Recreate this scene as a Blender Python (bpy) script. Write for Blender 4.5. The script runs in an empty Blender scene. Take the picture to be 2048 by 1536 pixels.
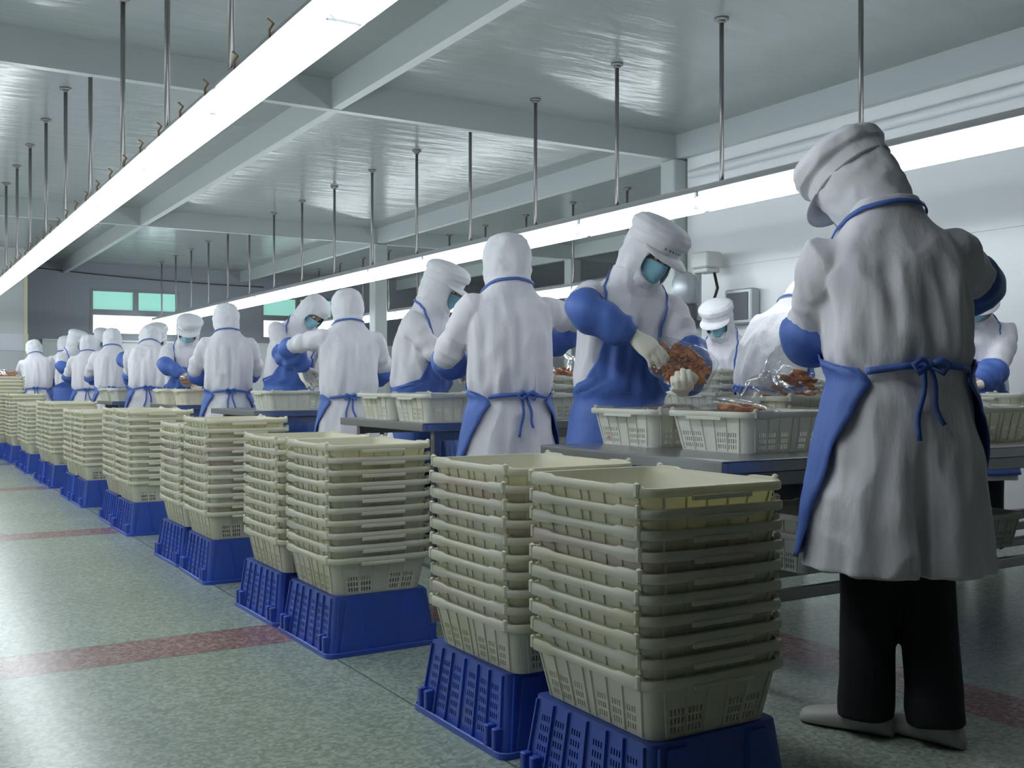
import bpy, math, random
from math import sin, cos, pi, radians, sqrt, atan2
from mathutils import Vector, Matrix, noise

# ------------------------------------------------------------------ camera, world, exposure
sc = bpy.context.scene
COL = sc.collection
YAW = radians(31.4)
CAM_H = 0.96
FPX = 2070.0
cam_d = bpy.data.cameras.new('camera')
cam = bpy.data.objects.new('camera', cam_d)
COL.objects.link(cam)
cam.location = (0, 0, CAM_H)
cam.rotation_euler = (pi / 2, 0, -YAW)
cam_d.sensor_width = 36.0
cam_d.lens = FPX / 2048 * 36.0
cam_d.clip_start = 0.05
sc.camera = cam
sc.view_settings.view_transform = 'Standard'
sc.view_settings.look = 'None'
sc.view_settings.gamma = 1
sc.view_settings.exposure = 0.36
world = bpy.data.worlds.new('world')
sc.world = world
world.use_nodes = True
world.node_tree.nodes['Background'].inputs[0].default_value = (0.55, 0.62, 0.66, 1)
world.node_tree.nodes['Background'].inputs[1].default_value = 0.05
LAMP_STRENGTH = 10.5
LAMP_COLOR = (0.90, 0.97, 1.0)
PANE_STRENGTH = 0.72

# ------------------------------------------------------------------ geometry from the lens
FW = Vector((sin(YAW), cos(YAW), 0))
RT = Vector((cos(YAW), -sin(YAW), 0))
UPV = Vector((0, 0, 1))


def cam_pt(px, py, d):
    return Vector((0, 0, CAM_H)) + d * (FW + RT * ((px - 1024) / FPX) + UPV * ((768 - py) / FPX))


def x_at(px, Y):
    u = (px - 1024) / FPX
    v = FW + RT * u
    return Y * v.x / v.y


def depth(X, Y):
    return Vector((X, Y, 0)).dot(FW)


ORD = ['first', 'second', 'third', 'fourth', 'fifth', 'sixth', 'seventh', 'eighth', 'ninth', 'tenth', 'eleventh',
       'twelfth', 'thirteenth', 'fourteenth', 'fifteenth', 'sixteenth', 'seventeenth', 'eighteenth', 'nineteenth']

# ------------------------------------------------------------------ materials
def new_mat(name):
    m = bpy.data.materials.new(name)
    m.use_nodes = True
    nt = m.node_tree
    b = nt.nodes['Principled BSDF']
    return m, nt, b


def N(nt, typ, **kw):
    n = nt.nodes.new(typ)
    for k, v in kw.items():
        setattr(n, k, v)
    return n


def add_bump(nt, b, scale, strength, dist=0.01, stretch=(1, 1, 1), detail=3, coord='Object'):
    tc = N(nt, 'ShaderNodeTexCoord')
    mp = N(nt, 'ShaderNodeMapping')
    mp.inputs['Scale'].default_value = stretch
    tx = N(nt, 'ShaderNodeTexNoise')
    tx.inputs['Scale'].default_value = scale
    tx.inputs['Detail'].default_value = detail
    bp = N(nt, 'ShaderNodeBump')
    bp.inputs['Strength'].default_value = strength
    bp.inputs['Distance'].default_value = dist
    nt.links.new(tc.outputs[coord], mp.inputs[0])
    nt.links.new(mp.outputs[0], tx.inputs['Vector'])
    nt.links.new(tx.outputs['Fac'], bp.inputs['Height'])
    nt.links.new(bp.outputs[0], b.inputs['Normal'])
    return tx


def mat(name, col, rough=0.6, metal=0.0, bump=None, var=None, spec=None, sheen=0):
    m, nt, b = new_mat(name)
    b.inputs['Base Color'].default_value = (*col, 1)
    b.inputs['Roughness'].default_value = rough
    b.inputs['Metallic'].default_value = metal
    if spec is not None:
        b.inputs['Specular IOR Level'].default_value = spec
    if sheen:
        b.inputs['Sheen Weight'].default_value = sheen
    if bump:
        add_bump(nt, b, *bump)
    if var:
        col2, scale = var
        tc = N(nt, 'ShaderNodeTexCoord')
        tx = N(nt, 'ShaderNodeTexNoise')
        tx.inputs['Scale'].default_value = scale
        tx.inputs['Detail'].default_value = 5
        rp = N(nt, 'ShaderNodeValToRGB')
        rp.color_ramp.elements[0].position = 0.38
        rp.color_ramp.elements[1].position = 0.68
        rp.color_ramp.elements[0].color = (*col, 1)
        rp.color_ramp.elements[1].color = (*col2, 1)
        nt.links.new(tc.outputs['Object'], tx.inputs['Vector'])
        nt.links.new(tx.outputs['Fac'], rp.inputs['Fac'])
        nt.links.new(rp.outputs[0], b.inputs['Base Color'])
    return m


def emit(name, col, strength):
    m, nt, b = new_mat(name)
    b.inputs['Base Color'].default_value = (*col, 1)
    b.inputs['Emission Color'].default_value = (*col, 1)
    b.inputs['Emission Strength'].default_value = strength
    return m


M = {}
M['coat'] = mat('white_cotton', (0.74, 0.73, 0.78), 0.85, bump=(9, 0.55, 0.02, (1.6, 1.6, 0.55), 5), sheen=0.1)
M['hood'] = mat('white_hood_cotton', (0.76, 0.76, 0.80), 0.85, bump=(16, 0.6, 0.012, (1.3, 1, 0.8), 4))
M['blue'] = mat('blue_waterproof_cloth', (0.075, 0.155, 0.50), 0.55, bump=(12, 0.5, 0.015, (1.4, 1.4, 0.6), 4))
M['glove'] = mat('knitted_glove', (0.80, 0.77, 0.66), 0.95, bump=(220, 0.5, 0.002))
M['skin'] = mat('skin', (0.50, 0.27, 0.18), 0.5)
M['mask'] = mat('mask_blue', (0.28, 0.55, 0.66), 0.8, bump=(30, 0.4, 0.006, (0.3, 1, 3)))
M['trouser'] = mat('black_trousers', (0.008, 0.008, 0.012), 0.85, bump=(10, 0.5, 0.02, (1, 1, 0.5)))
M['shoe'] = mat('pale_shoe', (0.45, 0.44, 0.42), 0.5)
M['eye_white'] = mat('eye_white', (0.75, 0.72, 0.7), 0.2)
M['iris'] = mat('iris', (0.02, 0.012, 0.01), 0.2)
M['brow'] = mat('brow_hair', (0.012, 0.01, 0.01), 0.8)
M['emblem'] = mat('teal_stitching', (0.08, 0.30, 0.33), 0.7)
M['piping'] = mat('red_piping', (0.16, 0.02, 0.015), 0.8)
M['steel'] = mat('stainless', (0.42, 0.43, 0.45), 0.28, 1.0, bump=(3, 0.05, 0.01, (1, 12, 1)))
M['steel_leg'] = mat('stainless_tube', (0.34, 0.34, 0.35), 0.35, 1.0)
M['rod'] = mat('dull_steel_rod', (0.30, 0.29, 0.29), 0.4, 0.9)
M['rail'] = mat('painted_rail', (0.45, 0.46, 0.47), 0.5)
M['housing'] = mat('white_enamel', (0.75, 0.77, 0.8), 0.4)
M['light'] = emit('tube_glow', LAMP_COLOR, LAMP_STRENGTH)
M['pane_teal'] = emit('pane_teal', (0.24, 0.52, 0.45), PANE_STRENGTH)
M['frame_grey'] = mat('window_frame_grey', (0.26, 0.27, 0.29), 0.5)
M['tile_white'] = mat('white_tile', (0.72, 0.74, 0.74), 0.35)
M['machine'] = mat('machine_grey', (0.42, 0.45, 0.48), 0.35, 0.4)
M['machine_dark'] = mat('machine_dark', (0.10, 0.11, 0.12), 0.5)
M['box_white'] = mat('box_white', (0.62, 0.64, 0.63), 0.45)
M['cable'] = mat('cable_black', (0.02, 0.02, 0.022), 0.5)
M['paper'] = mat('paper', (0.62, 0.64, 0.70), 0.8)
M['trim_cream'] = mat('cream_trim', (0.62, 0.60, 0.42), 0.5)
M['clip'] = mat('brass_clip', (0.30, 0.20, 0.10), 0.5, 0.5)
M['pink'] = mat('pink_paint', (0.70, 0.20, 0.30), 0.6)
M['food'] = mat('dried_fish', (0.36, 0.085, 0.02), 0.38, var=((0.62, 0.26, 0.05), 14), bump=(40, 0.8, 0.01))
M['food_dark'] = mat('dark_seasoned_fish', (0.16, 0.03, 0.02), 0.35, var=((0.34, 0.09, 0.03), 18), bump=(40, 0.8, 0.01))


def basket_mat(name, col, stain=None):
    m, nt, b = new_mat(name)
    b.inputs['Roughness'].default_value = 0.42
    tc = N(nt, 'ShaderNodeTexCoord')
    oi = N(nt, 'ShaderNodeObjectInfo')
    ad = N(nt, 'ShaderNodeVectorMath', operation='ADD')
    tx = N(nt, 'ShaderNodeTexNoise')
    tx.inputs['Scale'].default_value = 5.0
    tx.inputs['Detail'].default_value = 4
    rp = N(nt, 'ShaderNodeValToRGB')
    rp.color_ramp.elements[0].position = 0.47
    rp.color_ramp.elements[0].color = (*col, 1)
    rp.color_ramp.elements[1].position = 0.8
    rp.color_ramp.elements[1].color = (*(stain or (col[0] * 0.9, col[1] * 0.86, col[2] * 0.72)), 1)
    sc_ = N(nt, 'ShaderNodeVectorMath', operation='SCALE')
    cb = N(nt, 'ShaderNodeCombineXYZ')
    nt.links.new(oi.outputs['Random'], cb.inputs[0])
    nt.links.new(oi.outputs['Random'], cb.inputs[1])
    nt.links.new(cb.outputs[0], sc_.inputs[0])
    sc_.inputs['Scale'].default_value = 37.0
    nt.links.new(tc.outputs['Object'], ad.inputs[0])
    nt.links.new(sc_.outputs[0], ad.inputs[1])
    nt.links.new(ad.outputs[0], tx.inputs['Vector'])
    nt.links.new(tx.outputs['Fac'], rp.inputs['Fac'])
    nt.links.new(rp.outputs[0], b.inputs['Base Color'])
    tr = N(nt, 'ShaderNodeBsdfTranslucent')
    tr.inputs['Color'].default_value = (col[0], col[1] * 0.97, col[2] * 0.75, 1)
    mx = N(nt, 'ShaderNodeMixShader')
    mx.inputs[0].default_value = 0.33
    out = nt.nodes['Material Output']
    nt.links.new(b.outputs[0], mx.inputs[1])
    nt.links.new(tr.outputs[0], mx.inputs[2])
    nt.links.new(mx.outputs[0], out.inputs['Surface'])
    return m


M['basket'] = basket_mat('cream_plastic', (0.89, 0.88, 0.78))
M['basket_pink'] = basket_mat('cream_plastic_pink_stain', (0.88, 0.86, 0.77), (0.76, 0.54, 0.53))
M['basket_white'] = basket_mat('white_plastic', (0.80, 0.81, 0.78))
M['crate'] = mat('blue_plastic', (0.035, 0.095, 0.50), 0.4, bump=(60, 0.12, 0.004), var=((0.05, 0.10, 0.40), 9))


def film_mat():
    m, nt, b = new_mat('clear_film')
    tr = N(nt, 'ShaderNodeBsdfTransparent')
    tr.inputs[0].default_value = (0.93, 0.94, 0.95, 1)
    gl = N(nt, 'ShaderNodeBsdfGlossy')
    gl.inputs['Roughness'].default_value = 0.12
    df = N(nt, 'ShaderNodeBsdfDiffuse')
    df.inputs[0].default_value = (0.8, 0.82, 0.85, 1)
    lw = N(nt, 'ShaderNodeLayerWeight')
    lw.inputs[0].default_value = 0.35
    tc = N(nt, 'ShaderNodeTexCoord')
    tx = N(nt, 'ShaderNodeTexNoise')
    tx.inputs['Scale'].default_value = 16
    bp = N(nt, 'ShaderNodeBump')
    bp.inputs['Strength'].default_value = 0.7
    bp.inputs['Distance'].default_value = 0.02
    nt.links.new(tc.outputs['Object'], tx.inputs['Vector'])
    nt.links.new(tx.outputs['Fac'], bp.inputs['Height'])
    nt.links.new(bp.outputs[0], gl.inputs['Normal'])
    m1 = N(nt, 'ShaderNodeMixShader')
    m2 = N(nt, 'ShaderNodeMixShader')
    ml = N(nt, 'ShaderNodeMath', operation='MULTIPLY_ADD')
    ml.inputs[1].default_value = 0.32
    ml.inputs[2].default_value = 0.07
    nt.links.new(lw.outputs['Facing'], ml.inputs[0])
    m1.inputs[0].default_value = 0.06
    nt.links.new(tr.outputs[0], m1.inputs[1])
    nt.links.new(df.outputs[0], m1.inputs[2])
    nt.links.new(ml.outputs[0], m2.inputs[0])
    nt.links.new(m1.outputs[0], m2.inputs[1])
    nt.links.new(gl.outputs[0], m2.inputs[2])
    nt.links.new(m2.outputs[0], nt.nodes['Material Output'].inputs['Surface'])
    return m


M['film'] = film_mat()


def ceiling_mat():
    m, nt, b = new_mat('ceiling_panel')
    b.inputs['Base Color'].default_value = (0.30, 0.33, 0.335, 1)
    b.inputs['Roughness'].default_value = 0.2
    tc = N(nt, 'ShaderNodeTexCoord')
    mp = N(nt, 'ShaderNodeMapping')
    mp.inputs['Scale'].default_value = (0.55, 3.2, 1)
    tx = N(nt, 'ShaderNodeTexNoise')
    tx.inputs['Scale'].default_value = 2.4
    tx.inputs['Detail'].default_value = 3
    bp = N(nt, 'ShaderNodeBump')
    bp.inputs['Strength'].default_value = 0.16
    bp.inputs['Distance'].default_value = 0.05
    nt.links.new(tc.outputs['Object'], mp.inputs[0])
    nt.links.new(mp.outputs[0], tx.inputs['Vector'])
    nt.links.new(tx.outputs['Fac'], bp.inputs['Height'])
    nt.links.new(bp.outputs[0], b.inputs['Normal'])
    return m


M['ceiling'] = ceiling_mat()
M['beam'] = mat('beam_panel', (0.43, 0.47, 0.475), 0.32, bump=(3, 0.1, 0.02, (1, 1, 1)))


def wall_mat(name, col, rough, pitch=None):
    m, nt, b = new_mat(name)
    b.inputs['Roughness'].default_value = rough
    tc = N(nt, 'ShaderNodeTexCoord')
    tx = N(nt, 'ShaderNodeTexNoise')
    tx.inputs['Scale'].default_value = 0.9
    tx.inputs['Detail'].default_value = 5
    mx = N(nt, 'ShaderNodeMixRGB')
    mx.inputs['Color1'].default_value = (*col, 1)
    mx.inputs['Color2'].default_value = (col[0] * 0.9, col[1] * 0.91, col[2] * 0.92, 1)
    nt.links.new(tc.outputs['Object'], tx.inputs['Vector'])
    nt.links.new(tx.outputs['Fac'], mx.inputs['Fac'])
    nt.links.new(mx.outputs[0], b.inputs['Base Color'])
    return m


M['wall'] = wall_mat('white_wall_panel', (0.78, 0.80, 0.81), 0.25)
M['wall_grey'] = wall_mat('grey_wall_paint', (0.30, 0.32, 0.36), 0.5)
M['wall_pale'] = wall_mat('pale_wall_paint', (0.55, 0.57, 0.58), 0.5)


def floor_mat():
    m, nt, b = new_mat('terrazzo')
    tc = N(nt, 'ShaderNodeTexCoord')
    sx = N(nt, 'ShaderNodeSeparateXYZ')
    nt.links.new(tc.outputs['Object'], sx.inputs[0])

    def math_(op, a, bb=None, cc=None):
        n = N(nt, 'ShaderNodeMath', operation=op)
        for i, v in enumerate((a, bb, cc)):
            if v is None:
                continue
            if isinstance(v, (int, float)):
                n.inputs[i].default_value = v
            else:
                nt.links.new(v, n.inputs[i])
        return n.outputs[0]
    # chips
    vo = N(nt, 'ShaderNodeTexVoronoi')
    vo.inputs['Scale'].default_value = 85
    nt.links.new(tc.outputs['Object'], vo.inputs['Vector'])
    sep = N(nt, 'ShaderNodeSeparateColor')
    nt.links.new(vo.outputs['Color'], sep.inputs[0])
    nz = N(nt, 'ShaderNodeTexNoise')
    nz.inputs['Scale'].default_value = 1.3
    nz.inputs['Detail'].default_value = 6
    nt.links.new(tc.outputs['Object'], nz.inputs['Vector'])
    r1 = N(nt, 'ShaderNodeValToRGB')
    e = r1.color_ramp.elements
    e[0].position, e[0].color = 0.0, (0.25, 0.31, 0.26, 1)
    e[1].position, e[1].color = 1.0, (0.48, 0.53, 0.46, 1)
    e2 = r1.color_ramp.elements.new(0.45)
    e2.color = (0.34, 0.405, 0.34, 1)
    nt.links.new(sep.outputs[0], r1.inputs[0])
    r2 = N(nt, 'ShaderNodeValToRGB')
    e = r2.color_ramp.elements
    e[0].position, e[0].color = 0.0, (0.22, 0.105, 0.10, 1)
    e[1].position, e[1].color = 1.0, (0.46, 0.34, 0.32, 1)
    e2 = r2.color_ramp.elements.new(0.5)
    e2.color = (0.33, 0.18, 0.17, 1)
    nt.links.new(sep.outputs[0], r2.inputs[0])
    # pink strips across, every 3.3 m, plus one lengthwise
    yy = math_('PINGPONG', math_('SUBTRACT', sx.outputs[1], 3.88), 1.64)
    s1 = math_('LESS_THAN', yy, 0.15)
    s2 = math_('LESS_THAN', math_('ABSOLUTE', math_('SUBTRACT', sx.outputs[0], 2.84)), 0.13)
    st = math_('MAXIMUM', s1, s2)
    mx = N(nt, 'ShaderNodeMixRGB')
    nt.links.new(st, mx.inputs[0])
    nt.links.new(r1.outputs[0], mx.inputs[1])
    nt.links.new(r2.outputs[0], mx.inputs[2])
    # divider strips
    l1 = math_('LESS_THAN', math_('ABSOLUTE', math_('SUBTRACT', math_('PINGPONG', math_('SUBTRACT', sx.outputs[1], 3.88), 1.64), 0.15)), 0.004)
    l2 = math_('LESS_THAN', math_('PINGPONG', math_('SUBTRACT', sx.outputs[0], 1.36), 0.75), 0.004)
    ln = math_('MAXIMUM', l1, l2)
    mx2 = N(nt, 'ShaderNodeMixRGB')
    nt.links.new(math_('MULTIPLY', ln, 0.7), mx2.inputs[0])
    nt.links.new(mx.outputs[0], mx2.inputs[1])
    mx2.inputs[2].default_value = (0.07, 0.08, 0.075, 1)
    # slow mottling
    mx3 = N(nt, 'ShaderNodeMixRGB', blend_type='MULTIPLY')
    mx3.inputs[0].default_value = 0.35
    nt.links.new(mx2.outputs[0], mx3.inputs[1])
    nt.links.new(nz.outputs['Fac'], mx3.inputs[2])
    nt.links.new(mx3.outputs[0], b.inputs['Base Color'])
    b.inputs['Roughness'].default_value = 0.25
    return m


M['floor'] = floor_mat()


def pane_frosted():
    m, nt, b = new_mat('frosted_pane')
    tc = N(nt, 'ShaderNodeTexCoord')
    br = N(nt, 'ShaderNodeTexBrick')
    br.offset = 0
    br.inputs['Scale'].default_value = 14
    br.inputs['Mortar Size'].default_value = 0.03
    br.inputs['Color1'].default_value = (0.86, 0.97, 1, 1)
    br.inputs['Color2'].default_value = (0.80, 0.94, 0.98, 1)
    br.inputs['Mortar'].default_value = (0.6, 0.76, 0.82, 1)
    mp = N(nt, 'ShaderNodeMapping')
    mp.inputs['Rotation'].default_value = (pi / 2, 0, 0)
    nt.links.new(tc.outputs['Object'], mp.inputs[0])
    nt.links.new(mp.outputs[0], br.inputs['Vector'])
    nt.links.new(br.outputs['Color'], b.inputs['Emission Color'])
    b.inputs['Emission Strength'].default_value = 1.15
    b.inputs['Base Color'].default_value = (0.5, 0.55, 0.6, 1)
    return m


M['pane_white'] = pane_frosted()


# ------------------------------------------------------------------ mesh builder
class MB:
    def __init__(self):
        self.v, self.f, self.mi = [], [], []
        self.cur = 0

    def add(self, verts, faces, mtx=None):
        o = len(self.v)
        for p in verts:
            p = Vector(p)
            self.v.append(mtx @ p if mtx is not None else p)
        for f in faces:
            self.f.append([i + o for i in f])
            self.mi.append(self.cur)
        return self

    def box(self, c, size, mtx=None):
        x, y, z = (s / 2 for s in size)
        cx, cy, cz = c
        vs = [(cx + a * x, cy + b * y, cz + d * z) for d in (-1, 1) for b in (-1, 1) for a in (-1, 1)]
        fs = [(0, 2, 3, 1), (4, 5, 7, 6), (0, 1, 5, 4), (2, 6, 7, 3), (0, 4, 6, 2), (1, 3, 7, 5)]
        return self.add(vs, fs, mtx)

    def bbox(self, c, size, bev, mtx=None):
        """box with bevelled vertical and horizontal edges (octagonal loft)"""
        x, y, z = (s / 2 for s in size)
        cx, cy, cz = c
        rings = []
        for dz, ins in ((-z, bev), (-z + bev, 0), (z - bev, 0), (z, bev)):
            a, b = x - ins, y - ins
            k = bev
            rings.append([(cx + sx, cy + sy, cz + dz) for sx, sy in
                          ((a, -b + k), (a, b - k), (a - k, b), (-a + k, b), (-a, b - k), (-a, -b + k), (-a + k, -b), (a - k, -b))])
        return self.loft(rings, mtx=mtx)

    def loft(self, rings, cap=True, mtx=None, closed=True):
        n = len(rings[0])
        vs = [p for r in rings for p in r]
        fs = []
        m = n if closed else n - 1
        for i in range(len(rings) - 1):
            for j in range(m):
                a, b = i * n + j, i * n + (j + 1) % n
                fs.append((a, b, b + n, a + n))
        if cap and closed:
            fs.append(tuple(range(n - 1, -1, -1)))
            k = (len(rings) - 1) * n
            fs.append(tuple(range(k, k + n)))
        return self.add(vs, fs, mtx)

    def tube(self, path, rad, n=10, cap=True, mtx=None, wr=None, up=None):
        path = [Vector(p) for p in path]
        rings = []
        t0 = (path[1] - path[0]).normalized()
        ref = Vector(up) if up else (Vector((0, 0, 1)) if abs(t0.z) < 0.9 else Vector((1, 0, 0)))
        nrm = (ref - t0 * ref.dot(t0)).normalized()
        L = len(path)
        for i, p in enumerate(path):
            if i == 0:
                t = path[1] - path[0]
            elif i == L - 1:
                t = path[-1] - path[-2]
            else:
                t = (path[i + 1] - path[i]).normalized() + (path[i] - path[i - 1]).normalized()
            t.normalize()
            nrm = (nrm - t * nrm.dot(t)).normalized()
            bi = t.cross(nrm)
            r = rad[i] if isinstance(rad, (list, tuple)) else rad
            if not isinstance(r, tuple):
                r = (r, r)
            ring = []
            for j in range(n):
                a = 2 * pi * j / n
                k = 1 + (wr(i / (L - 1), a) if wr else 0)
                ring.append(p + nrm * (cos(a) * r[0] * k) + bi * (sin(a) * r[1] * k))
            rings.append(ring)
        return self.loft(rings, cap, mtx)

    def ribbon(self, path, normals, w, th):
        path = [Vector(p) for p in path]
        rings = []
        for i, p in enumerate(path):
            t = (path[min(i + 1, len(path) - 1)] - path[max(i - 1, 0)]).normalized()
            nn = Vector(normals[i])
            nn = (nn - t * nn.dot(t)).normalized()
            s = t.cross(nn)
            rings.append([p + s * w / 2 + nn * th / 2, p - s * w / 2 + nn * th / 2,
                          p - s * w / 2 - nn * th / 2, p + s * w / 2 - nn * th / 2])
        return self.loft(rings)

    def ell(self, c, r, nu=16, nv=10, mtx=None, jit=0, rng=None):
        rings = []
        for i in range(nv + 1):
            th = pi * i / nv
            rr = max(sin(th), 0.02)
            rings.append([(c[0] + r[0] * rr * cos(2 * pi * j / nu) * (1 + (rng.uniform(-jit, jit) if jit else 0)),
                           c[1] + r[1] * rr * sin(2 * pi * j / nu) * (1 + (rng.uniform(-jit, jit) if jit else 0)),
                           c[2] - r[2] * cos(th)) for j in range(nu)])
        return self.loft(rings, mtx=mtx)

    def mesh(self, name, mats, smooth=False, fix=True):
        me = bpy.data.meshes.new(name)
        me.from_pydata([tuple(p) for p in self.v], [], self.f)
        if not isinstance(mats, (list, tuple)):
            mats = [mats]
        for m in mats:
            me.materials.append(m)
        if len(mats) > 1:
            me.polygons.foreach_set('material_index', self.mi)
        if smooth:
            me.polygons.foreach_set('use_smooth', [True] * len(me.polygons))
        me.update()
        if fix:
            import bmesh
            bm = bmesh.new()
            bm.from_mesh(me)
            bmesh.ops.recalc_face_normals(bm, faces=bm.faces)
            bm.to_mesh(me)
            bm.free()
        return me

    def build(self, name, mats, parent=None, smooth=False, loc=None, rot=None):
        return link(name, self.mesh(name, mats, smooth), parent, loc, rot)


def link(name, me, parent=None, loc=None, rot=None):
    o = bpy.data.objects.new(name, me)
    COL.objects.link(o)
    if parent:
        o.parent = parent
    if loc is not None:
        o.location = loc
    if rot is not None:
        o.rotation_euler = rot
    return o


def auto_smooth(me, ang=35):
    try:
        me.set_sharp_from_angle(angle=radians(ang))
    except Exception:
        pass


def baked(me, mods):
    """apply modifiers to a mesh through a temporary object"""
    t = bpy.data.objects.new('bake', me)
    COL.objects.link(t)
    for typ, kw in mods:
        md = t.modifiers.new('m', typ)
        for k, v in kw.items():
            setattr(md, k, v)
    dg = bpy.context.evaluated_depsgraph_get()
    ev = t.evaluated_get(dg)
    out = bpy.data.meshes.new_from_object(ev, depsgraph=dg)
    bpy.data.objects.remove(t)
    return out


def remeshed(mb, voxel, iters, matl, name, disp=None):
    src = mb.mesh('src', matl, fix=True)
    me = baked(src, [('REMESH', dict(mode='VOXEL', voxel_size=voxel)),
                     ('SMOOTH', dict(factor=0.5, iterations=iters))])
    me.name = name
    if not me.materials:
        me.materials.append(matl)
    me.materials[0] = matl
    if disp:
        me.update()
        ns = [v.normal.copy() for v in me.vertices]
        for v, n_ in zip(me.vertices, ns):
            v.co += n_ * disp(v.co)
    me.polygons.foreach_set('use_smooth', [True] * len(me.polygons))
    me.update()
    return me


def tag(o, label=None, cat=None, group=None, kind=None):
    if label:
        o['label'] = label
    if cat:
        o['category'] = cat
    if group:
        o['group'] = group
    if kind:
        o['kind'] = kind
    return o


def struct(name, mb, m, label=None, smooth=False):
    return tag(mb.build(name, m, smooth=smooth), label, None, None, 'structure')


def empty(name, loc=(0, 0, 0), rz=0):
    o = bpy.data.objects.new(name, None)
    COL.objects.link(o)
    o.location = loc
    o.rotation_euler = (0, 0, rz)
    o.empty_display_size = 0.1
    return o


def copy_tree(o, parent=None):
    c = o.copy()
    COL.objects.link(c)
    if parent:
        c.parent = parent
    for ch in list(o.children):
        copy_tree(ch, c)
    return c


def lerp_tab(tab, z):
    if z <= tab[0][0]:
        return tab[0][1:]
    for a, b in zip(tab, tab[1:]):
        if z <= b[0]:
            t = (z - a[0]) / (b[0] - a[0])
            t = t * t * (3 - 2 * t) * 0.5 + t * 0.5
            return tuple(p + (q - p) * t for p, q in zip(a[1:], b[1:]))
    return tab[-1][1:]


# ------------------------------------------------------------------ room shell
ZC = 3.11           # ceiling
ZB = 2.90           # underside of the beams
XL, XR, YB_, YF = -7.6, 12.4, -8.0, 19.6
XW = 5.95           # partition wall and column line
CX = [2.72, 5.87, 9.15]
CY = [0.6, 6.9, 13.2]

b = MB()
b.box(((XL + XR) / 2, (YB_ + YF) / 2, -0.06), (XR - XL + 0.4, YF - YB_ + 0.4, 0.12))
struct('floor', b, M['floor'])
b = MB()
b.box(((XL + XR) / 2, (YB_ + YF) / 2, ZC + 0.06), (XR - XL + 0.4, YF - YB_ + 0.4, 0.12))
struct('ceiling', b, M['ceiling'])
b = MB()
b.box((XL - 0.06, (YB_ + YF) / 2, ZC / 2), (0.12, YF - YB_, ZC))
struct('wall_left', b, M['wall_pale'])
b = MB()
b.box(((XL + XR) / 2, YB_ - 0.06, ZC / 2), (XR - XL, 0.12, ZC))
struct('wall_back', b, M['wall_pale'])
b = MB()
b.box((XR + 0.06, (YB_ + YF) / 2, ZC / 2), (0.12, YF - YB_, ZC))
struct('wall_right', b, M['wall_grey'])
# near partition wall on the right, white panels with battens
b = MB()
b.box((XW + 0.06, (YB_ + 6.84) / 2, ZC / 2), (0.12, 6.84 - YB_, ZC))
struct('wall_partition', b, M['wall'])
b = MB()
for yy in (5.08, 2.6, 0.2):
    b.box((XW - 0.004, yy, 0.97), (0.010, 0.022, 1.94))
b.box((XW - 0.006, (YB_ + 6.7) / 2, 1.94), (0.014, 6.7 - YB_, 0.03))
struct('trim_1', b, M['wall'])
# beams (grid) and columns
nt_ = 2
for i, x in enumerate(CX):
    b = MB()
    b.box((x + 0.035, (YB_ + YF) / 2, (ZB + ZC) / 2 + 0.003), (0.07, YF - YB_, ZC - ZB))
    struct('trim_%d' % nt_, b, M['beam'], 'pale ceiling beam running the length of the hall')
    nt_ += 1
for i, y in enumerate(CY):
    b = MB()
    b.box(((XL + XR) / 2, y + 0.035, (ZB + ZC) / 2), (XR - XL, 0.07, ZC - ZB))
    struct('trim_%d' % nt_, b, M['beam'], 'pale ceiling beam crossing the hall')
    nt_ += 1
for (x, y) in ((5.91, 6.95), (5.91, 13.25), (9.19, 13.25), (9.19, 6.95)):
    b = MB()
    b.bbox((x, y, ZB / 2 + 0.01), (0.19, 0.19, ZB - 0.02), 0.012)
    struct('trim_%d' % nt_, b, M['beam'], 'white square column under the beam crossing')
    nt_ += 1
# far wall with two window openings
WINS = [(x_at(180, YF), x_at(360, YF)), (x_at(522, YF), x_at(668, YF))]
WZ0, WZ1 = 1.82, 2.67
b = MB()
xs = [XL] + [v for w in WINS for v in w] + [XR]
for k in range(0, len(xs), 2):
    b.box(((xs[k] + xs[k + 1]) / 2, YF + 0.1, ZC / 2), (xs[k + 1] - xs[k], 0.2, ZC))
for w in WINS:
    b.box(((w[0] + w[1]) / 2, YF + 0.1, WZ0 / 2), (w[1] - w[0], 0.2, WZ0))
    b.box(((w[0] + w[1]) / 2, YF + 0.1, (WZ1 + ZC) / 2), (w[1] - w[0], 0.2, ZC - WZ1))
struct('wall_far', b, M['wall_grey'])
b = MB()
b.box((7.2, YF - 0.015, 0.86), (9.6, 0.03, 1.72))
b.box((7.2, YF - 0.03, 1.73), (9.6, 0.06, 0.03))
struct('baseboard_far', b, M['tile_white'], 'white tiled lower part of the far wall')
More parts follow.
